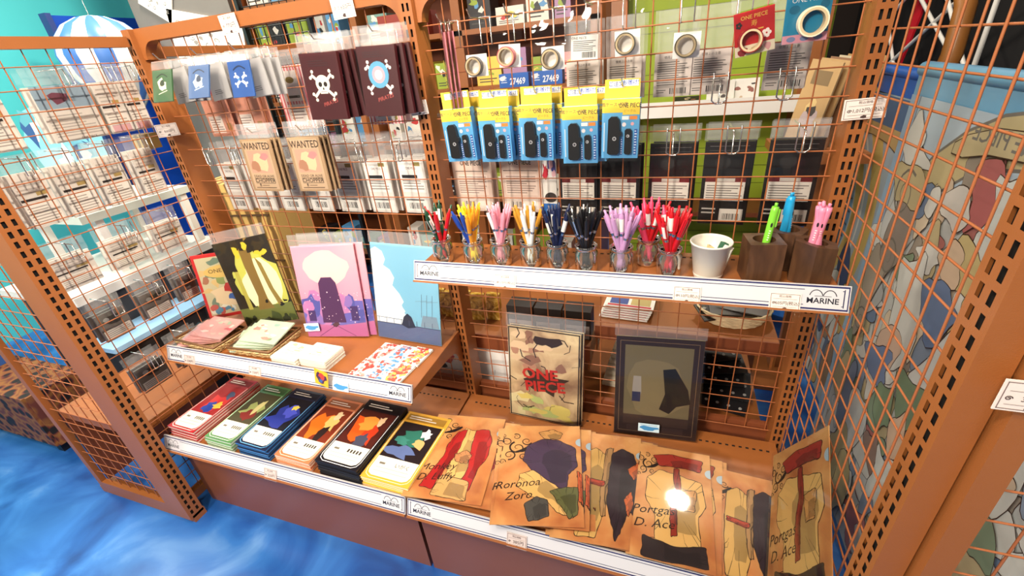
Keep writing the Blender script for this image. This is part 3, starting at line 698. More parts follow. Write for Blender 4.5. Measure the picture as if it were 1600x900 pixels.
# ------------------------------------------------------------------ base deck, right bay: clear files on parchment
def swirls(u, v, s):
    out = []
    for k, (du, dv, r, d, wd) in enumerate(((0, 0, .12, 1, .0075), (-.11, .06, .085, -1, .005), (-.07, -.08, .09, 1, .0055), (.08, .07, .075, -1, .0045), (-.17, -.02, .06, 1, .004), (-.02, .12, .06, -1, .004), (-.15, .13, .05, 1, .003), (.06, -.09, .055, -1, .004), (-.13, -.15, .05, 1, .003))):
        out.append(('l', spiral(u + du * s * 1.25, v + dv * s * .95, r * s * .85, 1.45, k * 1.3 + 2, d, .62), wd * s * .6, (36, 20, 17), 1))
    out.append(('s', [(u - .05 * s, v - .05 * s), (u + .10 * s, v - .045 * s), (u + .22 * s, v + .03 * s), (u + .20 * s, v + .06 * s), (u + .08 * s, v - .005 * s)], (34, 20, 18)))
    return out
def clear_file(label, group, loc, rot, shapes, seed, w=.212, h=.300):
    o = thing('clear_file', label, 'clear file', loc, rot, group)
    MB().box(-w / 2, w / 2, 0, .0012, 0, h, PARCH).build('sheet', o)
    print_on(o, shapes, w, h)
    MB().add([(w / 2 - .0005 - .013 * math.sin(a), -.0012, h * .80 + .013 * math.cos(a)) for a in [math.pi * k / 10 for k in range(11)]], [tuple(range(11))], mat((176, 198, 212), rough=.3)).build('thumb_notch', o)
    film_sheet(o, -w / 2 - .004, w / 2 + .004, -.004, h + .006, -.0020, FILM, 3, 4, amp=.0005, seed=seed, name='sleeve')
    return o
INKD = (44, 26, 22)
def script(u, v, s1, s2, s3=None):
    out = [('t', u, v, .030, s1, INKD, 0, .35, 1.05, 8), ('t', u + .02, v - .11, .030, s2, INKD, 0, .35, 1.05, 8)]
    if s3: out.append(('t', u + .06, v - .18, .016, s3, INKD, 0, .35, 1.0, 8))
    return out
CR = (230, 188, 116)
# plain stand-in artwork: loose drapery and ribbons in the files' colours
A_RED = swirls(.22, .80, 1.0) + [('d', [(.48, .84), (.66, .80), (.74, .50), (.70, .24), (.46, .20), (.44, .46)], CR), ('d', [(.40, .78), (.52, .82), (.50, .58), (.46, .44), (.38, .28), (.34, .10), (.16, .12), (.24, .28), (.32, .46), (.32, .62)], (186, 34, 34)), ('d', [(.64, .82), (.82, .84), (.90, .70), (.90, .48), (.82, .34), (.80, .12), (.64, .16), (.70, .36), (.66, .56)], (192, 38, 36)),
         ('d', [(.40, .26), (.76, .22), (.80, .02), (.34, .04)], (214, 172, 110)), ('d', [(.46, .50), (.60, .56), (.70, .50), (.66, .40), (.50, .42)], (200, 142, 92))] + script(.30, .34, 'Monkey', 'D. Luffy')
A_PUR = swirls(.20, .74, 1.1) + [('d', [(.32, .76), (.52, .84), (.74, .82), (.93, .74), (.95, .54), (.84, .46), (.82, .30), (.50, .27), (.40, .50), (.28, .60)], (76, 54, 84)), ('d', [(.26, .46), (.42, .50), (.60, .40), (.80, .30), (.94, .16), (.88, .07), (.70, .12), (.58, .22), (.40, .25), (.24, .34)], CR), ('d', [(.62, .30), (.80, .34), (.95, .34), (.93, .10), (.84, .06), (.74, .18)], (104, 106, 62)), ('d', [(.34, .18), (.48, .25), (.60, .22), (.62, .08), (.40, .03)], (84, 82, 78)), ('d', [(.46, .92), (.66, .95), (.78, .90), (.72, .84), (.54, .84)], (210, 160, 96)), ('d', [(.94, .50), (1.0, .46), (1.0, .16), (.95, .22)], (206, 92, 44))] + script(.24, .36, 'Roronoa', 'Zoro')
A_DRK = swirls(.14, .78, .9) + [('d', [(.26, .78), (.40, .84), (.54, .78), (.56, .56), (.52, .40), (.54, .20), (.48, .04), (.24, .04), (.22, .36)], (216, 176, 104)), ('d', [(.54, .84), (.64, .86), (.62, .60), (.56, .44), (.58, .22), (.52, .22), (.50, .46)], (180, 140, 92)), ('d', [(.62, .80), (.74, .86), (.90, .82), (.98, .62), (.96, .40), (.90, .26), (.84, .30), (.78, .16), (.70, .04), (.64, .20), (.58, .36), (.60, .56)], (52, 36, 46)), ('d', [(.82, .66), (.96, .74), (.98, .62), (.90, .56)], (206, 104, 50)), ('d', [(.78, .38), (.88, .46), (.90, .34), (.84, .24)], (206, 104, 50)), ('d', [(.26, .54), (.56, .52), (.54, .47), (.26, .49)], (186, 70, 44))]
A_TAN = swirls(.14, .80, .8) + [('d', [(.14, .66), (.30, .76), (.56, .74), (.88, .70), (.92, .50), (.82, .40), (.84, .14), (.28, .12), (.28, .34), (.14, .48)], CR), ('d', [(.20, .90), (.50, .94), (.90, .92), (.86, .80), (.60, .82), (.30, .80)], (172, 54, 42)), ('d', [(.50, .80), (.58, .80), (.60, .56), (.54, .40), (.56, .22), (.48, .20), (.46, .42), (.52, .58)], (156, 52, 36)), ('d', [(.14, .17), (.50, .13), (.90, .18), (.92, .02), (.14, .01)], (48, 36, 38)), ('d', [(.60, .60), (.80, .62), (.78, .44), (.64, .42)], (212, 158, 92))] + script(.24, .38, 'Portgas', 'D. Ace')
FG = 'parchment clear files lying on the right deck'
CF = [((.096, -.440, .344), (-88, 0, 7), A_RED, 4, 'clear file with a bright red print on parchment, beside the yellow exercise books', .212, .285, 0),
      ((.352, -.452, .352), (-87, -1, 13), A_PUR, 4, 'clear file with a purple print on parchment, second along the deck', .212, .300, 0),
      ((.485, -.452, .343), (-88, 0, 5), A_DRK, 5, 'clear file with tan and dark plum print, under the purple one', .195, .315, 0),
      ((.640, -.455, .346), (-87, 0, 0), A_TAN, 4, 'clear file with a pale gold print and the strongest glare', .170, .305, 0),
      ((.783, -.455, .345), (-87, 1, -4), A_DRK, 3, 'clear file with tan and dark plum print, second from the right', .160, .275, 0)]
for (x, y, z), rot, shp, n, lab, w_, h_, _ in CF:
    z = .3412 + .0034 * (n - 1) + (.0160 if 'purple print' in lab else 0) + (.006 if 'glare' in lab else 0)
    p = clear_file(lab + ', on top', FG, (x, y, z), (-89, 0, rot[2]), shp, int(x * 100), w_, h_)
    for k in range(1, n):
        c = copy_tree(p, (x + .006 * k * (1 if k % 2 else -1) + (.02 if 'red' in lab else .004), y + .004 * k, z - .0034 * k), (-89.6 - .45 * k, 0, rot[2] + (-4 if k % 2 else 3)), lab.split(',')[0] + (', lower in the second pile from right' if 'second from' in lab else ', lower in its pile'), 'lower files of that pile: ' + lab.split(',')[0].replace('clear file ', '') + lab[-12:])
p = clear_file('clear file with a pale gold print tipped up against the right grid', FG, (0, 0, 0), (0, 0, 0), A_TAN, 9, .200, .290)
_rx = Vector((.262, -.371, .891)).normalized(); _uz = Vector((.124, .929, .35)); _uz = (_uz - _rx * _uz.dot(_rx)).normalized(); _ny = _uz.cross(_rx)
_p0 = Vector((.812, -.455, .372)) + _rx * .100 - _uz * .028
p.matrix_world = Matrix(((_rx.x, _ny.x, _uz.x, _p0.x), (_rx.y, _ny.y, _uz.y, _p0.y), (_rx.z, _ny.z, _uz.z, _p0.z), (0, 0, 0, 1)))

# two big files standing against the grid
def standing_file(label, loc, rot, w, h, flap, base, shapes, seed, cat='clear file', t=.003, group=None):
    o = thing('picture_file', label, cat, loc, rot, group)
    MB().box(-w / 2, w / 2, 0, t, 0, h, base).build('sheet', o)
    print_on(o, shapes, w, h)
    film_sheet(o, -w / 2 - .004, w / 2 + .004, -.001, h, -.0022, FILM, 4, 6, amp=.0006, seed=seed, name='sleeve')
    if flap: film_sheet(o, -w / 2 - .004, w / 2 + .004, h, h + flap, t / 2, FLAP, 5, 2, amp=.001, seed=seed + 1, name='sleeve_flap')
    return o
OLD = ramp_mat('aged_print', [(0.3, (140, 104, 80)), (0.48, (206, 178, 140)), (0.62, (226, 206, 166)), (0.8, (178, 132, 96))], 9, 6, rough=.4, dist=1.2)
rd = random.Random(4)
sh = [('p', blob(.55, .88, .16, .06, 10, .4, 2), (56, 38, 32))] + [('p', blob(rd.uniform(.1, .9), rd.uniform(.55, .95), rd.uniform(.06, .14), rd.uniform(.03, .06), 9, .5, k), rd.choice(((186, 138, 112), (224, 196, 160), (150, 108, 88), (200, 120, 96)))) for k in range(12)]
sh += [('p', blob(rd.uniform(.1, .9), rd.uniform(.04, .3), rd.uniform(.08, .16), rd.uniform(.03, .06), 9, .5, k + 30), rd.choice(((222, 204, 120), (190, 200, 130), (226, 214, 170)))) for k in range(10)]
for k in range(22):
    u, v = rd.uniform(.08, .92), rd.uniform(.1, .92); a = rd.uniform(0, 6.3); L = rd.uniform(.08, .24)
    sh.append(('l', [(u, v), (u + L * .5 * math.cos(a), v + L * .35 * math.sin(a)), (u + L * math.cos(a + .5), v + L * .7 * math.sin(a + .5))], rd.choice((.0012, .002, .003)), (52, 34, 28)))
sh += [('p', blob(.52, .44, .28, .13, 16, .35, 8), (48, 32, 28)), ('t', .45, .515, .046, 'ONE', (196, 34, 30), .03, 0, 1.15, 4), ('t', .52, .385, .046, 'PIECE', (196, 34, 30), .03, 0, 1.1, 6), ('box', .01, .007, .99, .993, .003, (40, 28, 28))]
standing_file('tall clear file with a cracked sepia print and red brush lettering', (.268, -.092, .3265), (-9.5, 0, -3), .218, .300, .040, OLD, sh, 3)
copy = standing_file('tall sepia clear file standing right behind the red lettered one', (.274, -.082, .3265), (-9.5, 0, -3), .220, .300, .036, OLD, [('box', .01, .007, .99, .993, .003, (40, 28, 28))], 5)
DIM = ramp_mat('dim_print', [(0.3, (92, 80, 60)), (0.5, (128, 112, 82)), (0.7, (150, 130, 96))], 6, 5, rough=.35, dist=.6)
sh = [('r', 0, 0, 1, 1, (52, 36, 38)), ('box', .05, .04, .95, .96, .0012, (150, 120, 90)), ('r', .11, .12, .89, .92, (124, 112, 84)), ('p', blob(.5, .5, .34, .32, 16, .12, 4), (140, 126, 94)), ('r', .11, .12, .89, .22, (70, 50, 46)),
      ('p', [(.56, .70), (.70, .72), (.86, .52), (.90, .38), (.74, .34), (.66, .26), (.54, .30), (.60, .46)], (22, 19, 21)), ('p', [(.22, .62), (.31, .62), (.32, .46), (.30, .38), (.22, .38), (.21, .48)], (170, 164, 160)), ('p', [(.21, .46), (.31, .46), (.31, .36), (.21, .36)], (44, 52, 92)),
      ('r', .16, .05, .84, .11, (66, 48, 48))]
standing_file('tall clear file with a dark frame and a black cloak shape on olive ground', (.587, -.082, .3265), (-8.5, 0, 4), .220, .308, .034, DIM, sh, 7)
o = thing('mini_ticket', 'small pale blue printed ticket stuck at the foot of the dark framed file', 'ticket', (.572, -.0895, .352), (-8.5, 0, 4))
MB().box(-.028, .028, -.0035, -.0030, 0, .026, mat((206, 226, 238))).build('paper', o); print_on(o, [('p', blob(.5, .45, .4, .3, 12, .3, 2), (70, 140, 196)), ('r', .1, .75, .9, .9, (170, 200, 220))], .056, .026, y=-.0036)

# ------------------------------------------------------------------ left shelf: standing picture folders, baskets, cards
SZ = .5785
def leaves(cs, n, u0, u1, v0, v1, r, seed):
    rd = random.Random(seed); return [('p', blob(rd.uniform(u0, u1), rd.uniform(v0, v1), rd.uniform(.4, 1) * r, rd.uniform(.4, 1) * r * .7, 9, .4, k + seed), rd.choice(cs)) for k in range(n)]
sh = [('r', .05, .05, .95, .95, (206, 196, 160))] + leaves(((146, 160, 96), (226, 222, 206), (176, 120, 90), (120, 140, 120), (220, 190, 130)), 26, .1, .9, .12, .9, .12, 3) + [('e', .5, .72, .36, .10, (222, 190, 110)), ('t', .5, .73, .019, 'ONE PIECE', (110, 80, 40), .008), ('p', blob(.52, .34, .34, .18, 14, .2, 8), (228, 206, 170)), ('p', blob(.52, .44, .10, .08, 9, .3, 5), (186, 50, 44)), ('p', blob(.52, .30, .07, .05, 9, .3, 5), (60, 100, 170))] + leaves(((226, 226, 220), (190, 90, 80), (90, 140, 170)), 10, .1, .9, .08, .2, .08, 9)
standing_file('red bordered picture book standing in the corner by the left grid', (-.812, -.118, .603), (-6, 4, 43), .165, .225, 0, mat((206, 44, 42), rough=.35), sh, 2, 'picture book', .006)
sh = [('r', 0, 0, 1, 1, (44, 36, 24)), ('p', blob(.58, .52, .44, .36, 18, .18, 2), (204, 204, 96)), ('p', blob(.6, .46, .34, .28, 16, .2, 5), (234, 236, 196)), ('r', 0, 0, 1, .22, (116, 122, 60)), ('p', [(.44, 1), (.66, 1), (.60, .7), (.60, .3), (.66, .18), (.36, .18), (.44, .34), (.42, .7)], (140, 112, 56)), ('p', [(.66, .78), (.74, .7), (.78, .4), (.86, .2), (.76, .2), (.70, .42)], (150, 126, 60)), ('p', [(.20, .7), (.27, .7), (.26, .2), (.18, .2)], (186, 176, 84))] + leaves(((40, 34, 24), (58, 48, 26)), 16, .02, .98, .86, 1.0, .12, 6) + leaves(((40, 34, 24),), 8, .0, .2, .5, .9, .10, 12) + leaves(((226, 200, 60),), 7, .3, .95, .76, .92, .07, 14) + leaves(((30, 26, 22),), 4, .5, .9, .2, .3, .04, 21) + leaves(((74, 84, 44), (54, 58, 36)), 18, .02, .98, .0, .1, .09, 31)
standing_file('picture folder of a sunlit forest with tall trunks', (-.640, -.134, SZ + .018), (-8, -9, 10), .205, .292, .034, mat((60, 52, 30), rough=.35), sh, 4)
PINKG = ramp_mat('pink_sky', [(0.3, (226, 120, 166)), (0.5, (240, 170, 190)), (0.7, (248, 206, 204))], 2.2, 2, rough=.35)
sh = [('p', blob(.5, .76, .36, .18, 20, .08, 2), (248, 206, 204)), ('r', 0, .10, 1, .40, (112, 104, 186))] + leaves(((150, 120, 190), (196, 130, 184), (92, 92, 170)), 22, 0, 1, .14, .42, .14, 3) + [('p', [(.34, .60), (.40, .66), (.56, .66), (.62, .60), (.68, .16), (.30, .16)], (86, 44, 92)), ('r', .08, .18, .20, .30, (76, 50, 110)), ('r', .78, .18, .90, .34, (76, 50, 110)), ('p', [(0, 0), (1, 0), (1, .16), (.6, .13), (.4, .13), (0, .16)], (190, 110, 160)), ('l', [(.5, .13), (.2, .0)], .002, (120, 60, 110)), ('l', [(.5, .13), (.8, .0)], .002, (120, 60, 110)), ('p', blob(.5, .14, .05, .03, 8, .3, 2), (84, 40, 60))]
rd = random.Random(5); sh += [('c', rd.uniform(.05, .95), rd.uniform(.15, .5), rd.uniform(.004, .011), (244, 214, 226)) for k in range(46)]
PF = standing_file('picture folder of a pink snowy sky over a dark tower', (-.372, -.140, SZ + .0035), (-12, -1.5, 9), .210, .292, .034, PINKG, sh, 6)
copy_tree(PF, (-.352, -.126, SZ + .004), (-12, -1, 9), 'pink sky picture folder showing its edge behind the snowy tower one')
o = thing('mini_ticket', 'small pale blue printed ticket stuck at the foot of the pink sky folder', 'ticket', (-.452, -.1555, SZ + .024), (-12, -4, 9))
MB().box(-.026, .026, -.0010, -.0004, 0, .026, mat((206, 226, 238))).build('paper', o); print_on(o, [('p', blob(.5, .45, .4, .3, 12, .3, 2), (70, 140, 196)), ('r', .1, .75, .9, .9, (170, 200, 220))], .052, .026, y=-.0011)
SKY = ramp_mat('pale_sky', [(0.3, (112, 176, 208)), (0.6, (150, 200, 222)), (0.8, (176, 214, 228))], 2, 2, rough=.35)
sh = [('p', [(0, .93), (.08, .96), (.18, .92), (.22, .84), (.18, .78), (.28, .74), (.34, .66), (.30, .58), (.40, .50), (.46, .42), (.40, .36), (.5, .26), (.44, .16), (0, .16)], (226, 232, 238)), ('p', blob(.16, .5, .18, .12, 12, .3, 3), (240, 242, 246)), ('p', blob(.3, .32, .2, .1, 12, .3, 7), (204, 220, 232)), ('r', 0, 0, 1, .17, (92, 108, 148)), ('r', 0, .165, 1, .175, (70, 80, 110)),
      ('p', [(.40, .17), (.44, .26), (.50, .30), (.56, .27), (.62, .16), (.50, .14)], (40, 48, 74)), ('p', [(.70, .18), (.74, .30), (.95, .30), (.98, .18)], (130, 152, 172))]
for u in (.72, .80, .88): sh += [('l', [(u, .28), (u + .02, .52)], .0015, (110, 132, 154)), ('l', [(u - .08, .44), (u + .10, .46)], .001, (120, 142, 164))]
for k in range(8): sh.append(('l', [(.04 + .12 * k, .17), (.04 + .12 * k, .23)], .0015, (80, 92, 122)))
sh.append(('l', [(0, .23), (.42, .225)], .0015, (80, 92, 122)))
standing_file('picture folder of a blue sky, white cloud and far ship', (-.128, -.118, SZ + .0035), (-11, 1.5, -1), .218, .296, .034, SKY, sh, 8)
# wicker trays with packets
WICK = ramp_mat('wicker', [(0.3, (120, 84, 48)), (0.5, (196, 164, 112)), (0.7, (226, 204, 156))], 160, 2, rough=.6)
def wicker_tray(label, x, y, yaw, l, w_, h):
    o = thing('wicker_tray', label, 'basket', (x, y, SZ + .001), (0, 0, yaw))
    MB().box(-l / 2 + .006, l / 2 - .006, -w_ / 2 + .006, w_ / 2 - .006, 0, .004, WICK).build('bottom', o)
    n = int(h / .0055)
    mb = MB()
    for k in range(n):
        e = .0022 * k / n * 4; zz = .003 + k * .0055; pts = []
        for (ax, ay), (bx, by) in (((-1, -1), (1, -1)), ((1, -1), (1, 1)), ((1, 1), (-1, 1)), ((-1, 1), (-1, -1))):
            for q in range(10):
                t = q / 10; px = (ax + (bx - ax) * t) * (l / 2 - .006 + e); py = (ay + (by - ay) * t) * (w_ / 2 - .006 + e); s = .0013 * (1 if (q + k) % 2 else -1)
                if ay == by: py += s
                else: px += s
                pts.append((px, py, zz))
        mb.tube(pts, .0027, WICK, 5, True)
    mb.build('woven_side', o)
    zz = h
    MB().tube([(-l / 2, -w_ / 2, zz), (l / 2, -w_ / 2, zz), (l / 2, w_ / 2, zz), (-l / 2, w_ / 2, zz)], .0042, mat((110, 72, 40), rough=.5), 6, True).build('rim', o)
    return o
wicker_tray('wicker tray holding pink packets, nearer the left grid', -.795, -.239, -4, .190, .120, .026)
wicker_tray('wicker tray holding shiny green packets, in front of the forest folder', -.583, -.222, 2, .160, .135, .026)
def packet(label, group, loc, rot, l, w_, c, seed, shapes):
    o = thing('packet', label, 'packet', loc, rot, group)
    MB().box(-l / 2, l / 2, 0, .004, 0, w_, mat(c, rough=.4)).build('card', o)
    print_on(o, shapes, l, w_)
    film_sheet(o, -l / 2 - .008, l / 2 + .008, -.004, w_ + .005, -.0012, FILM, 6, 5, amp=.0011, seed=seed, name='wrapper')
    return o
for k in range(4):
    packet('pink printed packet in the wicker tray by the left grid' + (', topmost' if k == 3 else ', under the top one'), 'pink packets in the wicker tray', (-.80 + .008 * k, -.285 + .004 * k, SZ + .016 + .0075 * k), (-82, -3, 20 - 8 * k), .150, .095, (226, 170, 168), k, leaves(((240, 220, 214), (206, 110, 120), (236, 190, 180), (180, 200, 180)), 12, .1, .9, .15, .85, .12, k))
for k in range(4):
    packet('shiny green printed packet in the wicker tray by the forest folder' + (', topmost' if k == 3 else ', under the top one'), 'green packets in the wicker tray', (-.588 + .006 * k, -.275 + .004 * k, SZ + .016 + .0075 * k), (-82, 2, 22 - 6 * k), .130, .100, (196, 214, 190), k + 9, leaves(((226, 232, 220), (130, 160, 120), (210, 150, 140), (160, 190, 180)), 12, .1, .9, .15, .85, .12, k + 40))
# two blocks of cards
def card_block(x, y, n, lab, sd):
    for k in range(n):
        o = thing('message_card', 'cream printed card ' + ('on top of the ' if k == n - 1 else 'lower in the ') + lab, 'card', (x + random.uniform(-.0012, .0012), y - .042, SZ + .0028 * (k + 1)), (-90, 0, random.uniform(-1, 1) - 3), 'cards in the ' + lab)
        MB().box(-.048, .048, 0, .0025, 0, .078, mat((232, 226, 212), rough=.5)).build('paper', o)
        if k == n - 1: print_on(o, leaves(((206, 200, 180), (226, 196, 150), (216, 206, 190)), 8, .15, .85, .15, .85, .12, sd) + [('l', [(.2, .6), (.5, .7), (.8, .6)], .0012, (130, 110, 96)), ('l', [(.2, .3), (.8, .36)], .0012, (160, 130, 100)), ('l', [(.25, .5), (.6, .44), (.75, .5)], .0012, (150, 120, 100))], .096, .078)
card_block(-.438, -.258, 9, 'card block beside the wicker tray', 3)
card_block(-.337, -.252, 11, 'card block nearer the sticker sheets', 8)
# sticker sheets in three sub-piles
for r_, (dx, dy) in enumerate(((-.055, 0), (0, 0), (.055, 0))):
    for q in range(2):
        for k in range(3):
            o = thing('sticker_sheet', 'small bright sticker sheet, %s column %s row of the six sheet piles%s' % (('left', 'middle', 'right')[r_], ('front', 'back')[q], '' if k == 2 else ', lower'), 'sticker sheet', (-.122 + dx - .012 * (1 - q) , -.305 + q * .082, SZ + .0018 * (k + 1) + .0003 * r_), (-90, 0, -5 + random.uniform(-1.5, 1.5) * (k < 2)), 'sticker sheets on the left shelf')
            MB().box(-.027, .027, 0, .0012, 0, .080, mat((236, 232, 228), rough=.35)).build('paper', o)
            if k == 2:
                pal = (((196, 70, 60), (226, 150, 140), (236, 220, 210)), ((90, 150, 200), (206, 90, 80), (190, 214, 230)), ((206, 80, 64), (236, 190, 90), (226, 140, 120)))[r_]
                print_on(o, leaves(pal, 60, .08, .92, .05, .95, .14, r_ * 9 + q * 31) + [('t', .5, .88, .010, 'OMG!' if (r_ + q) % 2 else 'BANG!', (200, 50, 50), .01)], .054, .080)

# ------------------------------------------------------------------ price tags and small show cards
def price_tag(label, loc, rot, w_, h_, txt, c=(236, 222, 214)):
    o = thing('price_tag', label, 'price tag', loc, rot, 'cream price tags')
    MB().box(-w_ / 2, w_ / 2, 0, .0012, 0, h_, mat(c, rough=.4)).build('ticket', o)
    print_on(o, [('box', .04, .06, .96, .94, .0008, (120, 96, 92)), ('t', .5, .80, h_ * .15, '\u7a0e\u8fbc\u4fa1\u683c', (90, 70, 66)), ('l', [(.12, .66), (.88, .66)], .0005, (130, 110, 104)), ('t', .58, .42, h_ * (.30 if len(txt) < 6 else .23), txt, (70, 52, 50), .004), ('l', spiral(.15, .42, .06, 1.5, 0, 1, 1.3, 14), .0010, (70, 52, 50)), ('l', [(.12, .22), (.88, .22)], .0005, (130, 110, 104)), ('p', blob(.5, .12, .08, .07, 8, .3, 1), (70, 52, 50))], w_, h_)
    return o
for x, txt, lab in ((.240, '110\u5186(\u7a0e\u8fbc)', 'under the glass jars'), (.628, '110\u5186(\u7a0e\u8fbc)', 'under the red pens'), (.800, '605\u5186(\u7a0e\u8fbc)', 'beside the gull mark')):
    price_tag('small cream price tag on the pen shelf rail, ' + lab, (x, -.216, .8425), (-21, 0, 0), .052, .034, txt)
for x, lab in ((-.800, 'under the pink packets'), (-.530, 'under the green packets')):
    price_tag('small cream price tag on the picture shelf rail, ' + lab, (x, -.336, .5475), (-21, 0, 0), .046, .034, '330\u5186', (214, 196, 190))
price_tag('small cream price tag on the base rail under the exercise books', (-.455, -.468, .287), (-21, 0, 0), .046, .036, '220\u5186', (214, 196, 190))
price_tag('small cream price tag on the base rail under the purple clear file', (.300, -.468, .287), (-21, 0, 0), .050, .036, '385\u5186', (206, 190, 184))
price_tag('cream price tag fixed to the right back upright', (.903, -.036, 1.153), (0, -3, 0), .066, .036, '1,012\u5186(\u7a0e\u8fbc)')
price_tag('cream price tag clipped to the middle upright', (-.004, -.036, 1.206), (0, -4, 0), .048, .032, '1,650\u5186')
price_tag('cream price tag clipped to the top rail near the posters', (-.165, -.022, 1.425), (0, -2, 0), .062, .052, '1,650\u5186')
price_tag('cream price tag clipped to the top rail near the left upright', (-.520, -.022, 1.428), (0, -2, 0), .058, .044, '770\u5186')
price_tag('cream price tag on the left rack beside the corner upright', (-.868, -.050, 1.190), (0, 0, 60), .056, .036, '660\u5186', (206, 196, 190))
price_tag('cream price tag on the right rack near the camera', (.915, -.604, .972), (0, 0, 0), .052, .036, '3,300\u5186')
o = thing('show_card', 'small yellow show card standing on the picture shelf rail', 'show card', (-.278, -.338, .566), (-12, 3, -10))
MB().box(-.026, .026, 0, .001, 0, .045, mat((236, 176, 40), rough=.4)).build('paper', o); print_on(o, [('p', blob(.5, .5, .34, .36, 12, .35, 2), (70, 40, 70)), ('p', blob(.55, .6, .2, .2, 10, .35, 5), (190, 60, 50)), ('p', blob(.45, .3, .16, .14, 10, .35, 8), (60, 90, 150))], .052, .045)
o = thing('mini_ticket', 'small pale blue ticket on the picture shelf rail beside the yellow card', 'ticket', (-.222, -.335, .5535), (-21, 0, 0))
MB().box(-.026, .026, 0, .001, 0, .026, mat((206, 226, 238))).build('paper', o); print_on(o, [('p', blob(.5, .45, .4, .3, 12, .3, 2), (70, 140, 196)), ('r', .1, .75, .9, .9, (170, 200, 220))], .052, .026)

# ------------------------------------------------------------------ pen shelf: jars of pens, bucket, wooden holders
PZ = .8725
def jar(label, x, y):
    o = thing('glass_jar', label, 'jar', (x, y, PZ), group='glass jars of pens on the narrow shelf')
    prof = [(q * 1.1, z_ * 1.08) for q, z_ in ((.0005, .003), (.019, .003), (.0205, .006), (.0205, .042), (.0180, .047), (.0180, .056), (.0205, .0565), (.0205, .058), (.0222, .058), (.0222, .052), (.0195, .0495), (.0195, .047), (.0228, .042), (.0228, .005), (.020, 0.0), (.0005, 0.0))]
    MB().lathe(prof, GLASS, 28).build('glass', o)
    return o
_pens = {}
def pen_master(c, style):
    k = (c, style)
    if k in _pens: return _pens[k]
    o = thing('pen', 'pen', 'pen')
    m = mat(c, rough=.28, noise=.05)
    if style == 'chunky':
        MB().lathe([(.0005, 0), (.0065, .002), (.0070, .02), (.0070, .118), (.0062, .126), (.0005, .127)], m, 12).build('barrel', o)
        mb = MB(); mb.box(.0065, .0092, -.0022, .0022, .088, .122, m); mb.build('clip', o)
        mb = MB(); mb.lathe([(.0005, .127), (.003, .127), (.003, .133), (.0005, .134)], m, 8); mb.build('push_button', o)
        art(MB(), [('e', .5, .8, .3, .05, (40, 30, 34)), ('bars', .2, .45, .8, .7, 5, (250, 240, 240))], .006, .09, y=-.0072, z0=.02).build('print', o)
    else:
        MB().lathe([(.0005, 0), (.0012, .006), (.0044, .016), (.0050, .05), (.0050, .108), (.0050, .126), (.0040, .130)], m, 10).build('barrel', o)
        MB().lathe([(.0052, .082), (.0053, .083), (.0053, .087), (.0052, .088)], STEEL, 10).build('ring', o)
        mb = MB(); mb.box(.0048, .0064, -.0016, .0016, .094, .129, STEEL if style == 'metal' else m); mb.build('clip', o)
        MB().lathe([(.0036, .129), (.0026, .131), (.0026, .140), (.0005, .141)], STEEL if style == 'metal' else m, 8).build('push_button', o)
        if style == 'label':
            MB().lathe([(.00515, .092), (.00518, .0925), (.00518, .120), (.00515, .1205)], mat((236, 232, 226), rough=.4), 10).build('wrap_label', o)
    _pens[k] = [o, True]
    return _pens[k]
def place_pen(c, style, cx, cy, phi, lean, spin, zb, label, group, r0=.010, depth=.058):
    rec = pen_master(c, style); o = rec[0]
    d = Vector((math.cos(phi) * math.sin(lean), math.sin(phi) * math.sin(lean), math.cos(lean)))
    p = Vector((cx - math.cos(phi) * r0, cy - math.sin(phi) * r0, zb))
    if rec[1]: rec[1] = False; c_ = o
    else: c_ = copy_tree(o)
    q = d.to_track_quat('Z', 'Y'); q = q @ Matrix.Rotation(spin, 3, 'Z').to_quaternion()
    c_.rotation_mode = 'XYZ'; c_.rotation_euler = q.to_euler(); c_.location = p
    tag(c_, label, 'pen', group)
    return c_
GRN = (24, 66, 44); RED = (196, 24, 34); YEL = (240, 206, 40); ORG = (226, 150, 36); BLU = (36, 70, 160); PNK = (232, 150, 168); LIL = (196, 150, 196); WHT = (232, 232, 232); GLD = (190, 134, 40); NVY = (24, 32, 66); BLA = (26, 25, 28); HPK = (232, 70, 110)
JARS = [(.058, -.148, 'glass jar of dark green and red pens at the left end', [(GRN, 'label', 5), (RED, 'plain', 3)], 'dark green and red'),
        (.144, -.152, 'glass jar of yellow, orange and blue pens', [(YEL, 'plain', 5), (ORG, 'plain', 5), (BLU, 'plain', 2)], 'yellow'),
        (.212, -.145, 'glass jar of pale pink pens', [(PNK, 'plain', 7), (WHT, 'metal', 2), (PNK, 'label', 3)], 'pale pink'),
        (.285, -.143, 'glass jar of white and gold pens', [(WHT, 'plain', 5), (GLD, 'plain', 6)], 'white and gold'),
        (.350, -.146, 'glass jar of navy pens', [(NVY, 'plain', 6), (NVY, 'label', 3)], 'navy'),
        (.417, -.155, 'glass jar of black pens', [(BLA, 'plain', 8), (BLA, 'metal', 4)], 'black'),
        (.492, -.154, 'glass jar of lilac pens', [(LIL, 'plain', 8), (LIL, 'label', 3)], 'lilac'),
        (.545, -.100, 'glass jar of pink and red pens standing behind the red pens', [(HPK, 'plain', 5), (RED, 'label', 3)], 'hot pink'),
        (.590, -.153, 'glass jar of bright red pens', [(RED, 'plain', 8), (RED, 'label', 3), (HPK, 'label', 2)], 'bright red')]
CN = {GRN: 'dark green', RED: 'red', YEL: 'yellow', ORG: 'orange', BLU: 'blue', PNK: 'pink', LIL: 'lilac', WHT: 'white', GLD: 'gold', NVY: 'navy', BLA: 'black', HPK: 'hot pink'}
SN = {'plain': 'glossy', 'label': 'white-labelled', 'metal': 'steel-clipped'}
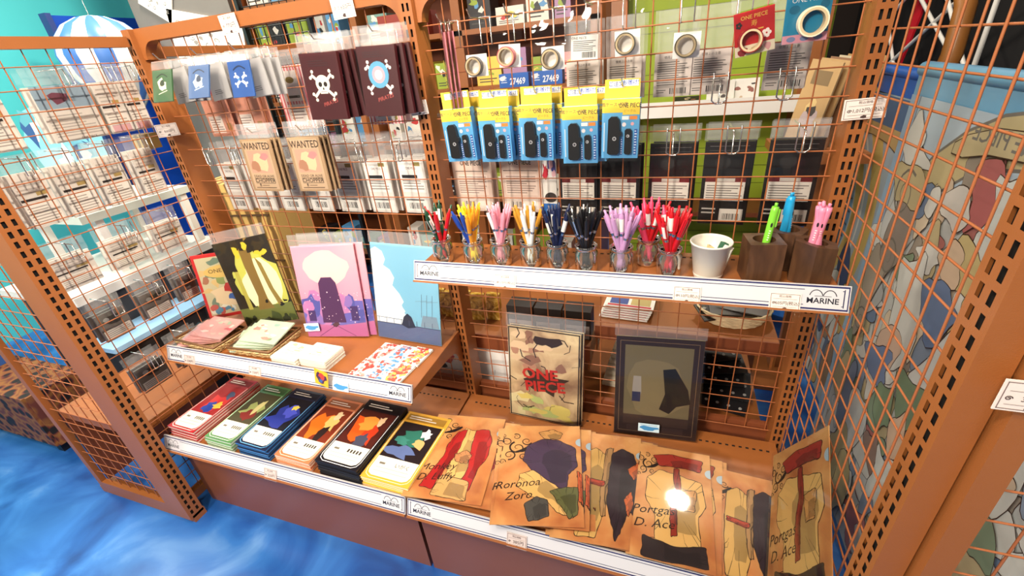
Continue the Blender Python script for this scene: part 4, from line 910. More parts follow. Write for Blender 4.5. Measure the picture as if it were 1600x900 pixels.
for ji, (x, y, lab, pens, jn) in enumerate(JARS):
    jar(lab, x, y); rd = random.Random(40 + ji)
    tot = sum(p[2] for p in pens); k = 0; ph0 = rd.uniform(0, 6)
    order = [(c, st) for c, st, n in pens for _ in range(n)]; rd.shuffle(order)
    for c, st in order:
        inner = (k % 3 == 2)
        phi = ph0 + k * 2.39996; lean = rd.uniform(.03, .14) if inner else rd.uniform(.24, .40)
        r0 = .003 if inner else .0105
        place_pen(c, st, x + (math.cos(phi) * .004 if inner else 0), y + (math.sin(phi) * .004 if inner else 0), phi, lean, rd.uniform(0, 6), PZ + .005 + rd.uniform(0, .008), '%s %s pen standing in the %s jar' % (SN[st], CN[c], jn if 'green' not in jn else 'green and red'), '%s %s pens in the %s jar' % (SN[st], CN[c], jn), r0)
        k += 1
# white bucket
o = thing('bucket', 'small white tin bucket with a rolled rim', 'bucket', (.667, -.146, PZ))
WB = mat((232, 226, 214), rough=.3, noise=.02)
MB().lathe([(.0005, .0), (.0265, .0), (.0275, .002), (.0385, .074), (.0400, .0745), (.0405, .0765), (.0395, .0785), (.0378, .0778), (.0368, .074), (.0262, .004), (.0005, .004)], WB, 36).build('body', o)
MB().lathe([(.0285, .006), (.0292, .008), (.0288, .010)], WB, 36).build('bottom_hoop', o)
for x, y, z, rot, c, lab in ((-.016, -.004, .010, (8, -8, 10), (240, 238, 234), 'white boxed eraser leaning out of the bucket'), (.008, -.010, .022, (-12, 34, 30), (44, 92, 66), 'green eraser lying in the bucket'), (.022, .006, .014, (10, 14, -20), (232, 226, 210), 'cream eraser at the right side of the bucket'), (.004, .014, .030, (-50, 10, 10), (214, 180, 130), 'tan eraser deep in the bucket')):
    e = thing('eraser', lab, 'eraser', (.667 + x, -.146 + y, PZ + z), rot)
    MB().box(-.009, .009, -.006, .006, 0, .056, mat(c, rough=.45)).build('block', e)
    print_on(e, [('r', 0, .3, 1, .36, (60, 70, 66)), ('bars', .2, .5, .8, .9, 4, (90, 96, 96))], .018, .056, y=-.0061, name='sleeve_print')
# wooden pen blocks
def wood_block(label, x, y, rad, h0, h1, yaw, hole, sides=6, sq=1.0):
    o = thing('wooden_holder', label, 'pen holder', (x, y, PZ), (0, 0, yaw)); n = 36; mb = MB()
    def rr(a):
        k = 2 * math.pi / sides; return rad * math.cos(k / 2) / math.cos((a % k) - k / 2)
    ang = [2 * math.pi * q / n for q in range(n)]
    top = lambda px, py: h0 + (h1 - h0) * (px / rad * .5 + .5)
    out = [(rr(a) * math.cos(a), rr(a) * math.sin(a) * sq) for a in ang]; inn = [(hole * math.cos(a), hole * math.sin(a)) for a in ang]
    vs = [(px, py, 0) for px, py in out] + [(px, py, top(px, py)) for px, py in out] + [(px, py, top(px, py)) for px, py in inn] + [(px, py, .02) for px, py in inn]
    fs = []
    for L in range(3): fs += [(L * n + q, L * n + (q + 1) % n, (L + 1) * n + (q + 1) % n, (L + 1) * n + q) for q in range(n)]
    mb.add(vs, fs, WALNUT); mb.poly([vs[3 * n + q] for q in range(n)], WALNUT); mb.poly([vs[q] for q in range(n - 1, -1, -1)], WALNUT)
    mb.build('block', o); return o
wood_block('square wooden pen block with one green pen', .760, -.142, .044, .084, .084, 52, .020, 4)
wood_block('wooden pen block at the back with blue pens', .812, -.072, .040, .082, .078, 10, .021, 5)
wood_block('wide wooden pen block by the right grid with pink pens', .850, -.130, .040, .084, .070, 20, .020, 6)
LIME = (126, 206, 60); SKYB = (36, 160, 216); PKC = (238, 140, 170)
place_pen(LIME, 'chunky', .763, -.142, .6, .10, -2.2, PZ + .0215, 'chunky lime green pen in the square wooden block', None, .004)
for k in range(2): place_pen(SKYB, 'chunky', .808, -.072, .6 + 3 * k, .07, 1 + k, PZ + .0215, 'chunky sky blue pen in the rear wooden block', 'sky blue pens in the rear block', .008)
for k in range(5): place_pen(PKC, 'chunky', .850, -.130, k * 1.26 + .4, .14 if k else .05, k - 2.2, PZ + .0215, 'chunky pink pen in the wide wooden block', 'pink pens in the wide block', .010)

# ------------------------------------------------------------------ packs hung on the far side of the back grid (we see their backs)
def rear_pack(name, label, cat, x, ztop, w_, h_, base, shapes, group, n=2, y=.042, flap=.03, t=.006, film=True, tilt=0):
    for k in range(n):
        p = hang_pack(name, label + ('' if k == 0 else ', hung behind'), cat, (x + .006 * k, y + .022 * k, ztop + flap), w_, h_, t, base, shapes if k == 0 else None, (0, tilt, -4), flap, film=film and k == 0, group=group)
LBL = (236, 230, 222)
BKM = mat((30, 28, 30), rough=.3)
ORD = ('first', 'second', 'third', 'fourth', 'last')
for q, x in enumerate((.362, .462, .580, .697, .824)):
    rear_hook('steel hook over the %s black pack from the left' % ORD[q], x, 1.142, .10, 'steel loops on the right grid')
    rear_pack('black_pack', 'black pack with white info panel, %s of five behind the right grid' % ORD[q], 'black pack', x, 1.106, .098, .188, BKM,
              [('r', .08, .30, .92, .56, LBL), ('bars', .12, .32, .88, .50, 6, (120, 112, 108)), ('r', .08, .53, .92, .58, (130, 40, 44)), ('r', .30, .535, .70, .575, LBL), ('r', .45, .04, .95, .20, LBL), ('code', .52, .06, .88, .14), ('bars', .06, .12, .40, .22, 2, (200, 196, 190)), ('l', [(.1, .95), (.9, .95)], .001, (120, 118, 118)), ('l', [(.1, .90), (.9, .90)], .001, (90, 88, 88)), ('e', .4, .76, .16, .08, (44, 42, 44))], 'black packs behind the right grid')
BEI = mat((222, 200, 188), rough=.5)
for q, x in enumerate((.075, .212)):
    rear_pack('beige_pack', 'beige pack with black logo and small print, %s the middle upright' % ('next to' if q == 0 else 'second from'), 'beige pack', x, 1.092, .114, .152, BEI,
              [('t', .5, .86, .018, 'ONE PIECE', (50, 42, 40), .02, 0, .72), ('l', [(.08, .72), (.92, .72)], .0016, (70, 60, 58)), ('r', .1, .30, .9, .66, (234, 216, 206)), ('bars', .14, .32, .86, .64, 8, (150, 130, 122)), ('r', .1, .05, .9, .24, (238, 228, 220)), ('code', .2, .08, .5, .18)], 'beige packs behind the right grid')
rear_pack('bright_pack', 'narrow pack with red, blue and white print between beige and black packs', 'printed pack', .287, 1.085, .040, .165, WHITE, leaves(((196, 40, 60), (50, 70, 150), (236, 236, 236), (226, 180, 190)), 9, .1, .9, .7, .95, .2, 3) + [('e', .6, .36, .4, .08, (60, 54, 52)), ('r', 0, .02, 1, .26, (40, 110, 190)), ('t', .5, .14, .010, '\u5370\u9451', (240, 240, 240))], None, 1)
for q, x in enumerate((.378, .468, .568, .640, .778)):
    rear_pack('text_card', 'clear pack with grey printed text card, %s of five above the stamp boxes' % ORD[q], 'text card pack', x, 1.288, .074, .084, mat((206, 196, 190), rough=.5),
              [('t', .5, .90, .006, '\u4f7f\u7528\u4e0a\u306e\u6ce8\u610f', (70, 64, 60)), ('bars', .08, .26, .92, .82, 11, (96, 90, 86)), ('code', .45, .06, .9, .2), ('bars', .08, .08, .38, .18, 2, (90, 84, 80))], 'grey text cards behind the right grid', 2, flap=.07)
for x, z, n in ((.660, 1.242, 'left'), (.775, 1.242, 'right')): rear_hook('bare steel loop %s above the green wall panel' % n, x, z, .10, 'steel loops on the right grid')
# left bay
for q, x in enumerate((-.800, -.685, -.570, -.455, -.340, -.225, -.110)):
    on = ('first', 'second', 'third', 'fourth', 'fifth', 'sixth', 'seventh')[q]
    rear_hook('steel hook over the %s white pack from the left' % on, x, 1.142, .12, 'steel loops on the left grid')
    rear_pack('white_pack', 'white barcode pack, %s of seven behind the left grid' % on, 'white pack', x, 1.085, .090, .155, mat((226, 220, 214), rough=.45),
              [('r', .05, .40, .95, .98, (240, 238, 234)), ('r', .12, .66, .70, .72, (40, 36, 36)), ('t', .5, .84, .010, 'ONE PIECE', (110, 80, 90), .01, 0, .7), ('r', .62, .88, .86, .95, (150, 136, 80)), ('bars', .12, .44, .88, .64, 4, (150, 144, 140)), ('r', .05, .04, .95, .30, (240, 238, 234)), ('code', .2, .08, .74, .2), ('bars', .12, .22, .8, .29, 1, (120, 116, 112))], 'white packs behind the left grid', 4, flap=.06)
SAL = mat((214, 152, 130), rough=.5)
for q, x in enumerate((-.755, -.630)):
    rear_pack('salmon_pack', 'salmon pink pack with a white label, %s behind the blue pouches' % ('left one' if q == 0 else 'right one'), 'salmon pack', x, 1.345, .110, .175, SAL, [('p', blob(.3, .8, .2, .12, 10, .3, q), (232, 200, 176)), ('p', blob(.7, .72, .16, .14, 10, .3, q + 5), (196, 90, 90)), ('r', .08, .06, .62, .34, (236, 226, 218)), ('bars', .12, .1, .58, .3, 5, (150, 130, 124)), ('bars', .1, .36, .9, .42, 1, (80, 60, 56)), ('r', .74, .1, .92, .22, (170, 130, 80))], 'salmon packs behind the left grid', 2)
STR = [('r', .10 * k, 0, .10 * k + .04, 1, (214, 100, 110)) for k in range(10)] + [('r', .18, .45, .82, .92, (238, 230, 224)), ('e', .5, .78, .14, .05, (150, 130, 70)), ('r', .18, .06, .82, .40, (238, 230, 224)), ('r', .3, .5, .7, .54, (60, 50, 50)), ('bars', .24, .10, .76, .36, 5, (150, 130, 126)), ('r', .72, .06, .8, .12, (150, 136, 70))]
for q, x in enumerate((-.440, -.150)):
    rear_pack('striped_pack', 'pink striped pack with white labels, %s' % ('left of the skull pack' if q == 0 else 'between the two dark red packs'), 'striped pack', x, 1.345, .112, .165, mat((240, 214, 212), rough=.45), STR, 'pink striped packs behind the left grid', 2)

# ------------------------------------------------------------------ packs on the far face of the left rack
def side_pack(name, label, cat, y, ztop, w_, h_, base, shapes, group, n=2, flap=.035, t=.006, x=-.945):
    for k in range(n):
        hang_pack(name, label + ('' if k == 0 else ', hung behind'), cat, (x - .022 * k, y - .004 * k, ztop + flap), w_, h_, t, base, shapes if k == 0 else None, (0, 0, 90), flap, film=(k == 0), group=group)
def info(c=(228, 220, 212)):
    return [('r', .05, .04, .95, .45, (236, 230, 222)), ('bars', .1, .08, .9, .4, 6, (170, 160, 152)), ('r', .06, .50, .80, .545, (40, 34, 32)), ('bars', .1, .6, .9, .9, 4, (190, 180, 172)), ('r', .55, .57, .84, .64, (176, 150, 90))]
GP = 'packs hanging on the far face of the left rack'
PW = mat((222, 214, 206), rough=.5)
names = ('nearest the front post', 'second from the front post', 'third from the front post', 'nearest the corner upright')
for ri, (zt, h_, ys) in enumerate(((1.352, .135, ((-.395, .085), (-.225, .130), (-.120, .062), (-.058, .052))), (1.165, .135, ((-.392, .075), (-.300, .075), (-.205, .072), (-.105, .066))), (.945, .09, ((-.400, .100), (-.262, .095), (-.130, .090))), (.760, .085, ((-.385, .080), (-.260, .080), (-.150, .06))), (.555, .085, ((-.365, .09), (-.235, .09))))):
    rown = ('top', 'second', 'third', 'fourth', 'bottom')[ri]
    for q, (y, w_) in enumerate(ys):
        base = PW if ri in (0, 1, 2) else mat((120, 112, 108), rough=.35)
        shp = info()
        if ri == 0 and q == 1: shp = [('r', 0, .60, 1, 1, (150, 170, 186)), ('r', .1, .56, .9, .585, (30, 28, 28)), ('p', blob(.4, .78, .2, .1, 10, .3, 3), (120, 60, 80)), ('bars', .06, .08, .94, .5, 8, (176, 168, 160)), ('t', .6, .03, .008, 'ONE PIECE', (90, 60, 50))]
        if ri == 0 and q >= 2: shp = info() + [('r', .1, .02, .9, .16, (216, 170, 176))]
        if ri >= 3: shp = [('r', .05, .08, .95, .4, (232, 226, 218)), ('bars', .1, .1, .9, .36, 4, (150, 140, 134)), ('p', blob(.5, .7, .3, .16, 12, .3, q), (60, 54, 54)), ('e', .3, .75, .1, .08, (190, 186, 182))]
        nm = names[q] if len(ys) == 4 else (('nearest the front post', 'in the middle', 'nearest the corner upright')[q] if len(ys) == 3 else ('nearer the front post', 'nearer the corner')[q])
        side_pack('hanging_pack', ('white text pack' if ri < 3 else 'shiny grey pack') + ', left rack %s row, %s' % (rown, nm), 'hanging pack', y, zt, w_, h_, base, shp, GP)
        hk = thing('display_hook', 'steel hook in the left rack %s row, %s' % (rown, nm), 'hook', (-.900, y, zt + .04), group='steel hooks on the left rack')
        MB().tube([(.006, -.013, .004), (.006, -.013, -.044), (.006, .013, -.044), (.006, .013, .004)], .0014, STEEL, 5).build('back_loop', hk)
        MB().tube([(.006, 0, -.044), (.004, 0, -.006), (-.10, 0, -.004)], .0014, STEEL, 5).build('prong', hk)

# ------------------------------------------------------------------ tapestries behind the right rack
def tapestry(name, label, x, ya, yb, zt, zb, shapes, base, hem):
    """cloth hanging in the plane X = x; ya is the edge deeper in the shop; u runs from ya (0) to yb (1)"""
    w_ = abs(yb - ya); h_ = zt - zb
    o = thing(name, label, 'tapestry', (x, (ya + yb) / 2, zb), (0, 0, -90))
    n = 28; mb = MB(); vs = []
    for j in range(2):
        for i in range(n + 1):
            u = i / n; vs.append(((u - .5) * w_, .004 * math.sin(u * 19) * (1 - j * .4), j * (h_ - .075)))
    k = len(vs)
    vs += [(a, b + .003, c) for a, b, c in vs]
    fs = [(i, i + 1, n + 2 + i, n + 1 + i) for i in range(n)] + [(k + i + 1, k + i, k + n + 1 + i, k + n + 2 + i) for i in range(n)]
    mb.add(vs, fs, base, True); cl = mb.build('cloth', o)
    print_on(cl, shapes, w_, h_, y=-.0055)
    MB().tube([(-w_ / 2, .006, h_ - .018), (w_ / 2, .006, h_ - .018)], .016, hem, 14).build('hem_sleeve', o)
    MB().tube([(-w_ / 2 - .012, .006, h_ - .018), (w_ / 2 + .012, .006, h_ - .018)], .007, mat((60, 110, 160), rough=.4), 8).build('rod', o)
    MB().box(-w_ / 2, w_ / 2, -.003, .004, h_ - .076, h_ - .028, hem).build('hem_band', o)
    return o
T1 = []
W1, H1 = 1.02, 1.16          # near tapestry: Y .305 .. -.715, z .06 .. 1.22
def tp(y, z): return ((.305 - y) / W1, (z - .06) / H1)
def TB(y, z, ry, rz, c, seed, n=11, o_=.0014): return ('s', [tp(*p) for p in blob(y, z, ry, rz, n, .48, seed)], c, o_)
T1 += [('r', 0, 0, .045, .94, (112, 150, 192)), ('r', .045, 0, .05, .94, (70, 80, 110)), ('r', .05, 0, 1, .94, (176, 180, 180)), ('r', .05, .82, 1, .94, (150, 172, 196))]
def arc(cy, cz, r, a0, a1, wd, c): return ('l', [tp(cy + r * math.cos(a0 + (a1 - a0) * k / 30), cz + r * math.sin(a0 + (a1 - a0) * k / 30)) for k in range(31)], wd, c)
T1 += [arc(-.20, .70, .43, 0, 6.3, .085, (178, 156, 100)), arc(-.20, .70, .475, 0, 6.3, .006, (70, 62, 56)), arc(-.20, .70, .388, 0, 6.3, .006, (70, 62, 56)), arc(-.2, .70, .36, 0, 6.3, .03, (196, 198, 196)), arc(-.2, .70, .34, 0, 6.3, .004, (80, 76, 72))]
rd = random.Random(23)
pal = ((196, 196, 192), (184, 186, 188), (206, 206, 202), (150, 152, 156), (62, 84, 128), (96, 116, 150), (166, 146, 96), (190, 160, 130), (120, 104, 92), (206, 182, 150), (84, 108, 76), (150, 60, 56))
for k in range(260):
    y, z = rd.uniform(-.66, .24), rd.uniform(.08, 1.06); c = pal[min(11, int(rd.random() ** 1.5 * 12))]
    T1.append(TB(y, z, rd.uniform(.012, .055), rd.uniform(.015, .08), c, k, 9, .0012))
T1 += [TB(-.10, 1.03, .055, .065, (150, 44, 48), 301), TB(-.04, .99, .05, .04, (196, 190, 184), 302), TB(-.17, 1.01, .06, .08, (190, 192, 188), 303), TB(-.12, .90, .07, .05, (178, 152, 86), 304), TB(-.20, .82, .06, .07, (176, 152, 84), 305), TB(-.08, .80, .07, .07, (52, 78, 130), 306), TB(-.08, .89, .05, .045, (196, 160, 128), 307), TB(.02, .74, .07, .12, (196, 198, 196), 308),
       TB(-.16, .70, .07, .10, (192, 194, 194), 309), TB(.03, .64, .05, .06, (190, 150, 124), 310), TB(.05, .57, .07, .06, (66, 88, 138), 311), TB(-.12, .60, .07, .06, (74, 100, 64), 312), TB(-.05, .50, .05, .06, (78, 104, 66), 313), TB(-.12, .50, .05, .07, (196, 158, 126), 314), TB(-.06, .38, .06, .06, (110, 76, 60), 315), TB(-.13, .36, .05, .10, (196, 198, 196), 316), TB(.06, .36, .06, .12, (186, 190, 190), 317),
       TB(.10, .22, .05, .12, (176, 156, 92), 318), TB(.02, .16, .05, .10, (176, 156, 92), 319), TB(.14, .40, .03, .12, (70, 84, 120), 320), TB(.17, .86, .05, .12, (104, 88, 80), 321), TB(.20, .70, .04, .14, (128, 112, 98), 322), TB(.18, .98, .07, .05, (168, 146, 96), 323)]
T1 += [('l', spiral(*tp(.18, .95), .05, 1.8, 1, 1, 1), .006, (64, 54, 48), 1), ('l', spiral(*tp(.16, .80), .045, 1.8, 3, -1, 1), .006, (64, 54, 48), 1), ('l', spiral(*tp(.20, .60), .04, 1.8, 5, 1, 1), .005, (64, 54, 48), 1)]
T1 += [('s', [tp(.05, 1.06), tp(-.1, 1.10), tp(-.3, 1.09), tp(-.32, 1.13), tp(-.1, 1.145), tp(.05, 1.10)], (166, 146, 96), .002), ('t', tp(-.10, 1.118)[0], tp(-.10, 1.118)[1], .042, 'ONE PIECE', (66, 60, 56), .01, 0, -1)]
def fade(sh, k=.34, to=(182, 184, 180)):
    out = []
    for q in sh:
        q = list(q)
        for i, v in enumerate(q):
            if isinstance(v, tuple) and len(v) == 3 and all(isinstance(t, int) and t > 1 for t in v): q[i] = tuple(int(a * (1 - k) + b * k) for a, b in zip(v, to))
        out.append(tuple(q))
    return out
T1 = fade(T1)
TBASE = mat((170, 184, 196), rough=.75, noise=.03)
SATIN = mat((96, 150, 186), rough=.28, noise=.05); SATIND = mat((20, 84, 170), rough=.25, noise=.05)
tapestry('wall_tapestry', 'large pale tapestry with crowded muted print seen through the right grid', 1.10, .305, -.715, 1.22, .06, T1, TBASE, SATIN)
T2 = [('r', 0, 0, 1, .93, (150, 160, 170)), ('r', .9, 0, 1, .93, (96, 120, 150))]
def t2(y, z): return ((1.05 - y) / .80, (z - .06) / 1.13)
for r_, wd, c in ((.42, .07, (186, 160, 96)), (.35, .012, (196, 196, 192)), (.30, .05, (176, 150, 90)), (.24, .05, (84, 120, 150))): T2.append(('l', [t2(.95 + r_ * math.cos(a * .1), .72 + r_ * math.sin(a * .1)) for a in range(64)], wd, c))
for k in range(14): a = -1.2 + k * .18; T2.append(('l', [t2(.95 - .1 * math.cos(a), .72 + .1 * math.sin(a)), t2(.95 - .26 * math.cos(a), .72 + .26 * math.sin(a))], .006, (36, 48, 70)))
rd = random.Random(8)
for k in range(40): T2.append(('s', [t2(*p) for p in blob(rd.uniform(.28, 1.0), rd.uniform(.08, .62), rd.uniform(.03, .08), rd.uniform(.04, .12), 10, .3, k)], rd.choice(((60, 74, 112), (176, 150, 96), (190, 190, 186), (130, 110, 92), (90, 100, 120))), .0016))
T2 += [('s', [t2(.9, .98), t2(.6, 1.0), t2(.4, .96), t2(.42, 1.02), t2(.6, 1.06), t2(.9, 1.04)], (166, 140, 96), .002), ('r', 0, .86, 1, .93, (70, 96, 134))]
tapestry('wall_tapestry', 'second tapestry with a gold ring print and royal blue hem, deeper behind the right grid', 1.17, 1.05, .25, 1.19, .06, T2, TBASE, SATIND)
BL3 = ramp_mat('blue_cloth', [(0.3, (60, 92, 140)), (0.5, (96, 128, 170)), (0.7, (150, 170, 190))], 5, 3, rough=.6)
o = tapestry('wall_tapestry', 'blue tapestry glimpsed through the end frame of the right rack', 1.02, -.72, -1.25, 1.5, .2, [('p', blob(.5, .45, .3, .12, 14, .3, 2), (150, 160, 164)), ('p', blob(.4, .6, .25, .08, 12, .3, 5), (166, 146, 100)), ('p', blob(.6, .3, .25, .1, 12, .3, 6), (186, 190, 190))], BL3, SATIND)
o.location = (1.25, -.98, .2)

# ------------------------------------------------------------------ fixtures across the aisle
gw = thing('green_display', 'lime green display wall with brown side boards across the aisle', 'display wall', (0, 0, 0))
LIMEW = mat((150, 172, 40), rough=.6, noise=.06, scale=6)
MB().box(.36, 1.12, 1.20, 1.23, 0, 2.0, LIMEW).build('panel', gw)
for k in range(16): MB().box(.36, 1.12, 1.1975, 1.2, .3 + .08 * k, .302 + .08 * k, mat((104, 120, 30))).build('groove', gw)
MB().box(1.02, 1.09, 1.10, 1.2, 0, 2.0, BROWN).build('side_board', gw)
MB().box(.30, .36, 1.10, 1.22, 0, 2.0, BROWN).build('side_board', gw)
MB().box(.36, 1.02, .98, 1.2, 1.055, 1.065, WHITE).build('ledge', gw)
MB().box(.36, 1.02, .976, .98, 1.03, 1.09, WHITE).build('ledge_lip', gw)
MB().box(.36, 1.02, .975, .976, 1.075, 1.078, NAVY).build('ledge_line', gw)
MB().box(.36, 1.02, .98, 1.2, .61, .63, BROWN_DK).build('ledge', gw)
for k, (x, c, lab) in enumerate(((.62, (40, 34, 34), 'dark folded leaflet'), (.74, (226, 222, 214), 'white illustrated card'), (.83, (236, 232, 226), 'white leaflet'))):
    o = thing('leaflet', lab + ' standing on the white ledge before the green wall', 'leaflet', (x, 1.0 + .02 * k, 1.0655), (-70 if k == 0 else -20, 0, 0))
    MB().box(-.05, .05, 0, .003, 0, .09, mat(c)).build('paper', o); print_on(o, leaves(((60, 50, 50), (206, 180, 150), (150, 90, 80)), 5, .2, .8, .2, .8, .14, k), .10, .09)
rd = random.Random(3)
for k in range(6):
    c = rd.choice(((176, 140, 90), (196, 160, 110), (150, 110, 80), (206, 190, 160)))
    o = thing('board_picture', 'brown cardboard picture panel, number %s from the left in the row by the side board' % ('one two three four five six'.split()[k]), 'picture panel', (.945 + .030 * k, .62 + .03 * k, .96), (-6, 7, -52), 'cardboard picture panels leaning in a row')
    MB().box(-.05, .05, 0, .006, 0, .26, mat(c, rough=.6)).build('board', o)
    print_on(o, leaves(((70, 60, 56), (220, 190, 130), (190, 170, 170)), 6, .25, .75, .2, .5, .18, k) + [('r', .2, .75, .8, .9, tuple(int(v * .7) for v in c))], .10, .26)
o = thing('panel_rack', 'narrow brown stand holding the cardboard picture panels', 'stand', (0, 0, 0))
MB().box(.90, 1.14, .56, .86, .93, .958, BROWN).build('tray', o); MB().box(.93, .96, .66, .69, 0, .93, BROWN).build('post', o); MB().box(1.06, 1.09, .74, .77, 0, .93, BROWN).build('post', o); MB().box(.90, 1.12, .60, .84, 0, .02, BROWN).build('base', o)
# brown bookcase on the far side with boxed goods
bc = thing('wall_shelving', 'brown wall shelving full of boxed goods across the aisle', 'shelving', (0, 0, 0))
for x in (-1.74, -1.02, -.44, .22): MB().box(x - .022, x + .022, 1.20, 1.52, 0, 2.1, BROWN).build('side', bc)
MB().box(-1.74, .24, 1.52, 1.54, 0, 2.1, BROWN_DK).build('back', bc)
SHZ = (.25, .62, .92, 1.19, 1.44, 1.68)
for z in SHZ: MB().box(-1.74, .24, 1.20, 1.52, z - .022, z, BROWN).build('shelf_board', bc)
BC = ((226, 222, 214), (196, 60, 60), (240, 206, 90), (90, 150, 200), (150, 170, 60), (40, 36, 40), (226, 150, 150), (120, 160, 150), (236, 230, 220), (170, 130, 170))
rd = random.Random(12); cnt = 0
CNM = ('white', 'red', 'yellow', 'blue', 'olive', 'black', 'pink', 'sage', 'cream', 'mauve')
for zi, z in enumerate(SHZ):
    x = -1.70; seen = {}
    while x < .12:
        w_ = rd.uniform(.07, .15); h_ = rd.uniform(.06, .17)
        if any(abs(x + w_ / 2 - s) < w_ / 2 + .03 for s in (-1.02, -.44)): x += .04; continue
        ci = rd.randrange(10)
        sec = 'left' if x < -1.02 else 'middle' if x < -.44 else 'right'; seen[sec] = seen.get(sec, 0) + 1
        o = thing('goods_box', '%s goods box, %s from the left in the %s section of the %s wall shelf' % (CNM[ci], ('first', 'second', 'third', 'fourth', 'fifth', 'sixth', 'seventh', 'eighth')[seen[sec] - 1], sec, ('lowest', 'second', 'third', 'fourth', 'fifth', 'top')[zi]), 'box', (x + w_ / 2, 1.24, z + .0005), group='boxed goods on the wall shelving')
        MB().box(-w_ / 2, w_ / 2, 0, .12, 0, h_, mat(BC[ci], rough=.45)).build('carton', o)
        print_on(o, leaves(BC[:6], 5, .2, .8, .35, .85, .2, cnt) + [('bars', .1, .08, .9, .28, 2, (70, 66, 64))], w_, h_); cnt += 1
        x += w_ + rd.uniform(.008, .03)
for k, x in enumerate((-.105, .045)):
    o = thing('ink_box', 'blue box numbered 27469, %s of the pair above the stamp cases' % ('left' if k == 0 else 'right'), 'box', (x, .99, 1.188), group='blue numbered boxes')
    MB().box(-.068, .068, 0, .05, 0, .055, mat((44, 100, 186), rough=.4)).build('carton', o); print_on(o, [('t', .62, .4, .036, '27469', (236, 240, 246), .02, .1, .8), ('bars', .06, .3, .28, .8, 3, (200, 214, 236)), ('p', blob(.12, .7, .1, .2, 8, .3, 2), (220, 226, 236))], .136, .055)
o = thing('ledge_stand', 'brown ledge stand under the blue numbered boxes', 'stand', (0, 0, 0))
MB().box(-.20, .16, .97, 1.12, 1.16, 1.1875, BROWN).build('ledge', o); MB().box(-.20, -.17, 1.09, 1.12, 0, 1.16, BROWN).build('post', o); MB().box(.13, .16, 1.09, 1.12, 0, 1.16, BROWN).build('post', o)
o = thing('sign_box', 'red display box marked 100 above the left grid', 'box', (-.74, 1.215, 1.4405))
MB().box(-.14, .14, 0, .05, 0, .105, mat((150, 60, 50), rough=.4)).build('carton', o); print_on(o, leaves(((206, 190, 170), (190, 90, 80), (120, 40, 40)), 8, .1, .9, .1, .4, .12, 3) + [('t', .62, .55, .07, '100', (196, 70, 50), .03)], .28, .105)

# ------------------------------------------------------------------ goods on the rear side of the rack, seen low through the grid
rs = thing('rear_shelf', 'brown shelf on the rear side of the rack, seen under the pen shelf', 'shelf', (0, 0, 0))
MB().box(.40, .878, .06, .34, .572, .590, BROWN).build('board', rs); MB().box(.40, .878, .055, .06, .545, .590, BROWN_DK).build('rear_lip', rs)
for x in (.405, .87): MB().prism_x([(.06, .572), (.34, .572), (.34, .56), (.06, .50)], x - .003, x + .003, BROWN).build('bracket', rs)
rs2 = thing('rear_shelf', 'brown shelf on the rear side of the rack beside the middle upright', 'shelf', (0, 0, 0))
MB().box(-.30, .385, .06, .40, .492, .510, BROWN).build('board', rs2); MB().box(-.30, .385, .055, .06, .455, .510, BROWN_DK).build('rear_lip', rs2)
for x in (-.295, .38): MB().prism_x([(.06, .492), (.40, .492), (.40, .48), (.06, .42)], x - .003, x + .003, BROWN).build('bracket', rs2)
def oval_basket(label, x, y, z, rx, ry, h):
    o = thing('wicker_basket', label, 'basket', (x, y, z)); mb = MB(); W2 = mat((222, 200, 160), rough=.6, noise=.2, scale=90)
    for k in range(int(h / .006)):
        f = .78 + .22 * k * .006 / h
        mb.tube([((rx * f + .0012 * (1 if (q + k) % 2 else -1)) * math.cos(q * math.pi / 18), (ry * f + .0012 * (1 if (q + k) % 2 else -1)) * math.sin(q * math.pi / 18), .003 + k * .006) for q in range(36)], .0032, W2, 5, True)
    mb.build('woven_side', o); MB().lathe([(.0005, .003), (.78, .003), (.78, .006), (.0005, .006)], W2, 24).build('bottom', o).scale = (rx, ry, 1)
    return o
oval_basket('oval pale wicker basket on the rear shelf by the right upright', .775, .165, .591, .100, .075, .045)
for k in range(3):
    packet('dark foil packet lying in the oval wicker basket', 'dark foil packets in the oval basket', (.752 + .02 * k, .12 + .008 * k, .615 + .007 * k), (-78, 0, 25 - 20 * k), .12, .07, (60, 52, 48), k + 60, leaves(((206, 200, 190), (30, 28, 28)), 8, .1, .9, .2, .8, .1, k))
for k in range(5):
    packet('black foil packet with pale dots on the rear deck', 'black dotted packets on the rear deck', (.76 + .015 * (k % 2), .10 + .03 * k, .305 + .022 * k), (-76, 0, -14 + 9 * k), .16, .11, (30, 28, 32), k + 70, [('c', .1 + .2 * (q % 5), .2 + .3 * (q // 5), .03, (190, 188, 186)) for q in range(14)])
for k in range(7):
    o = thing('comic_book', 'cream comic volume in the leaning stack on the rear deck' + (', topmost' if k == 6 else ''), 'comic book', (.475 + .004 * k, .13 + .012 * k, .3150 + .0145 * k), (-88, 0, -6), 'comic volumes on the rear deck')
    MB().box(-.065, .065, 0, .013, 0, .16, mat((232, 224, 204), rough=.6)).build('pages', o); print_on(o, [('r', .1, .1, .9, .9, (240, 238, 232)), ('r', .3, .45, .7, .75, (60, 56, 54)), ('e', .5, .6, .14, .08, (200, 180, 140)), ('l', [(.1, .3), (.9, .36)], .004, (190, 150, 60))], .13, .16, name='cover_print')
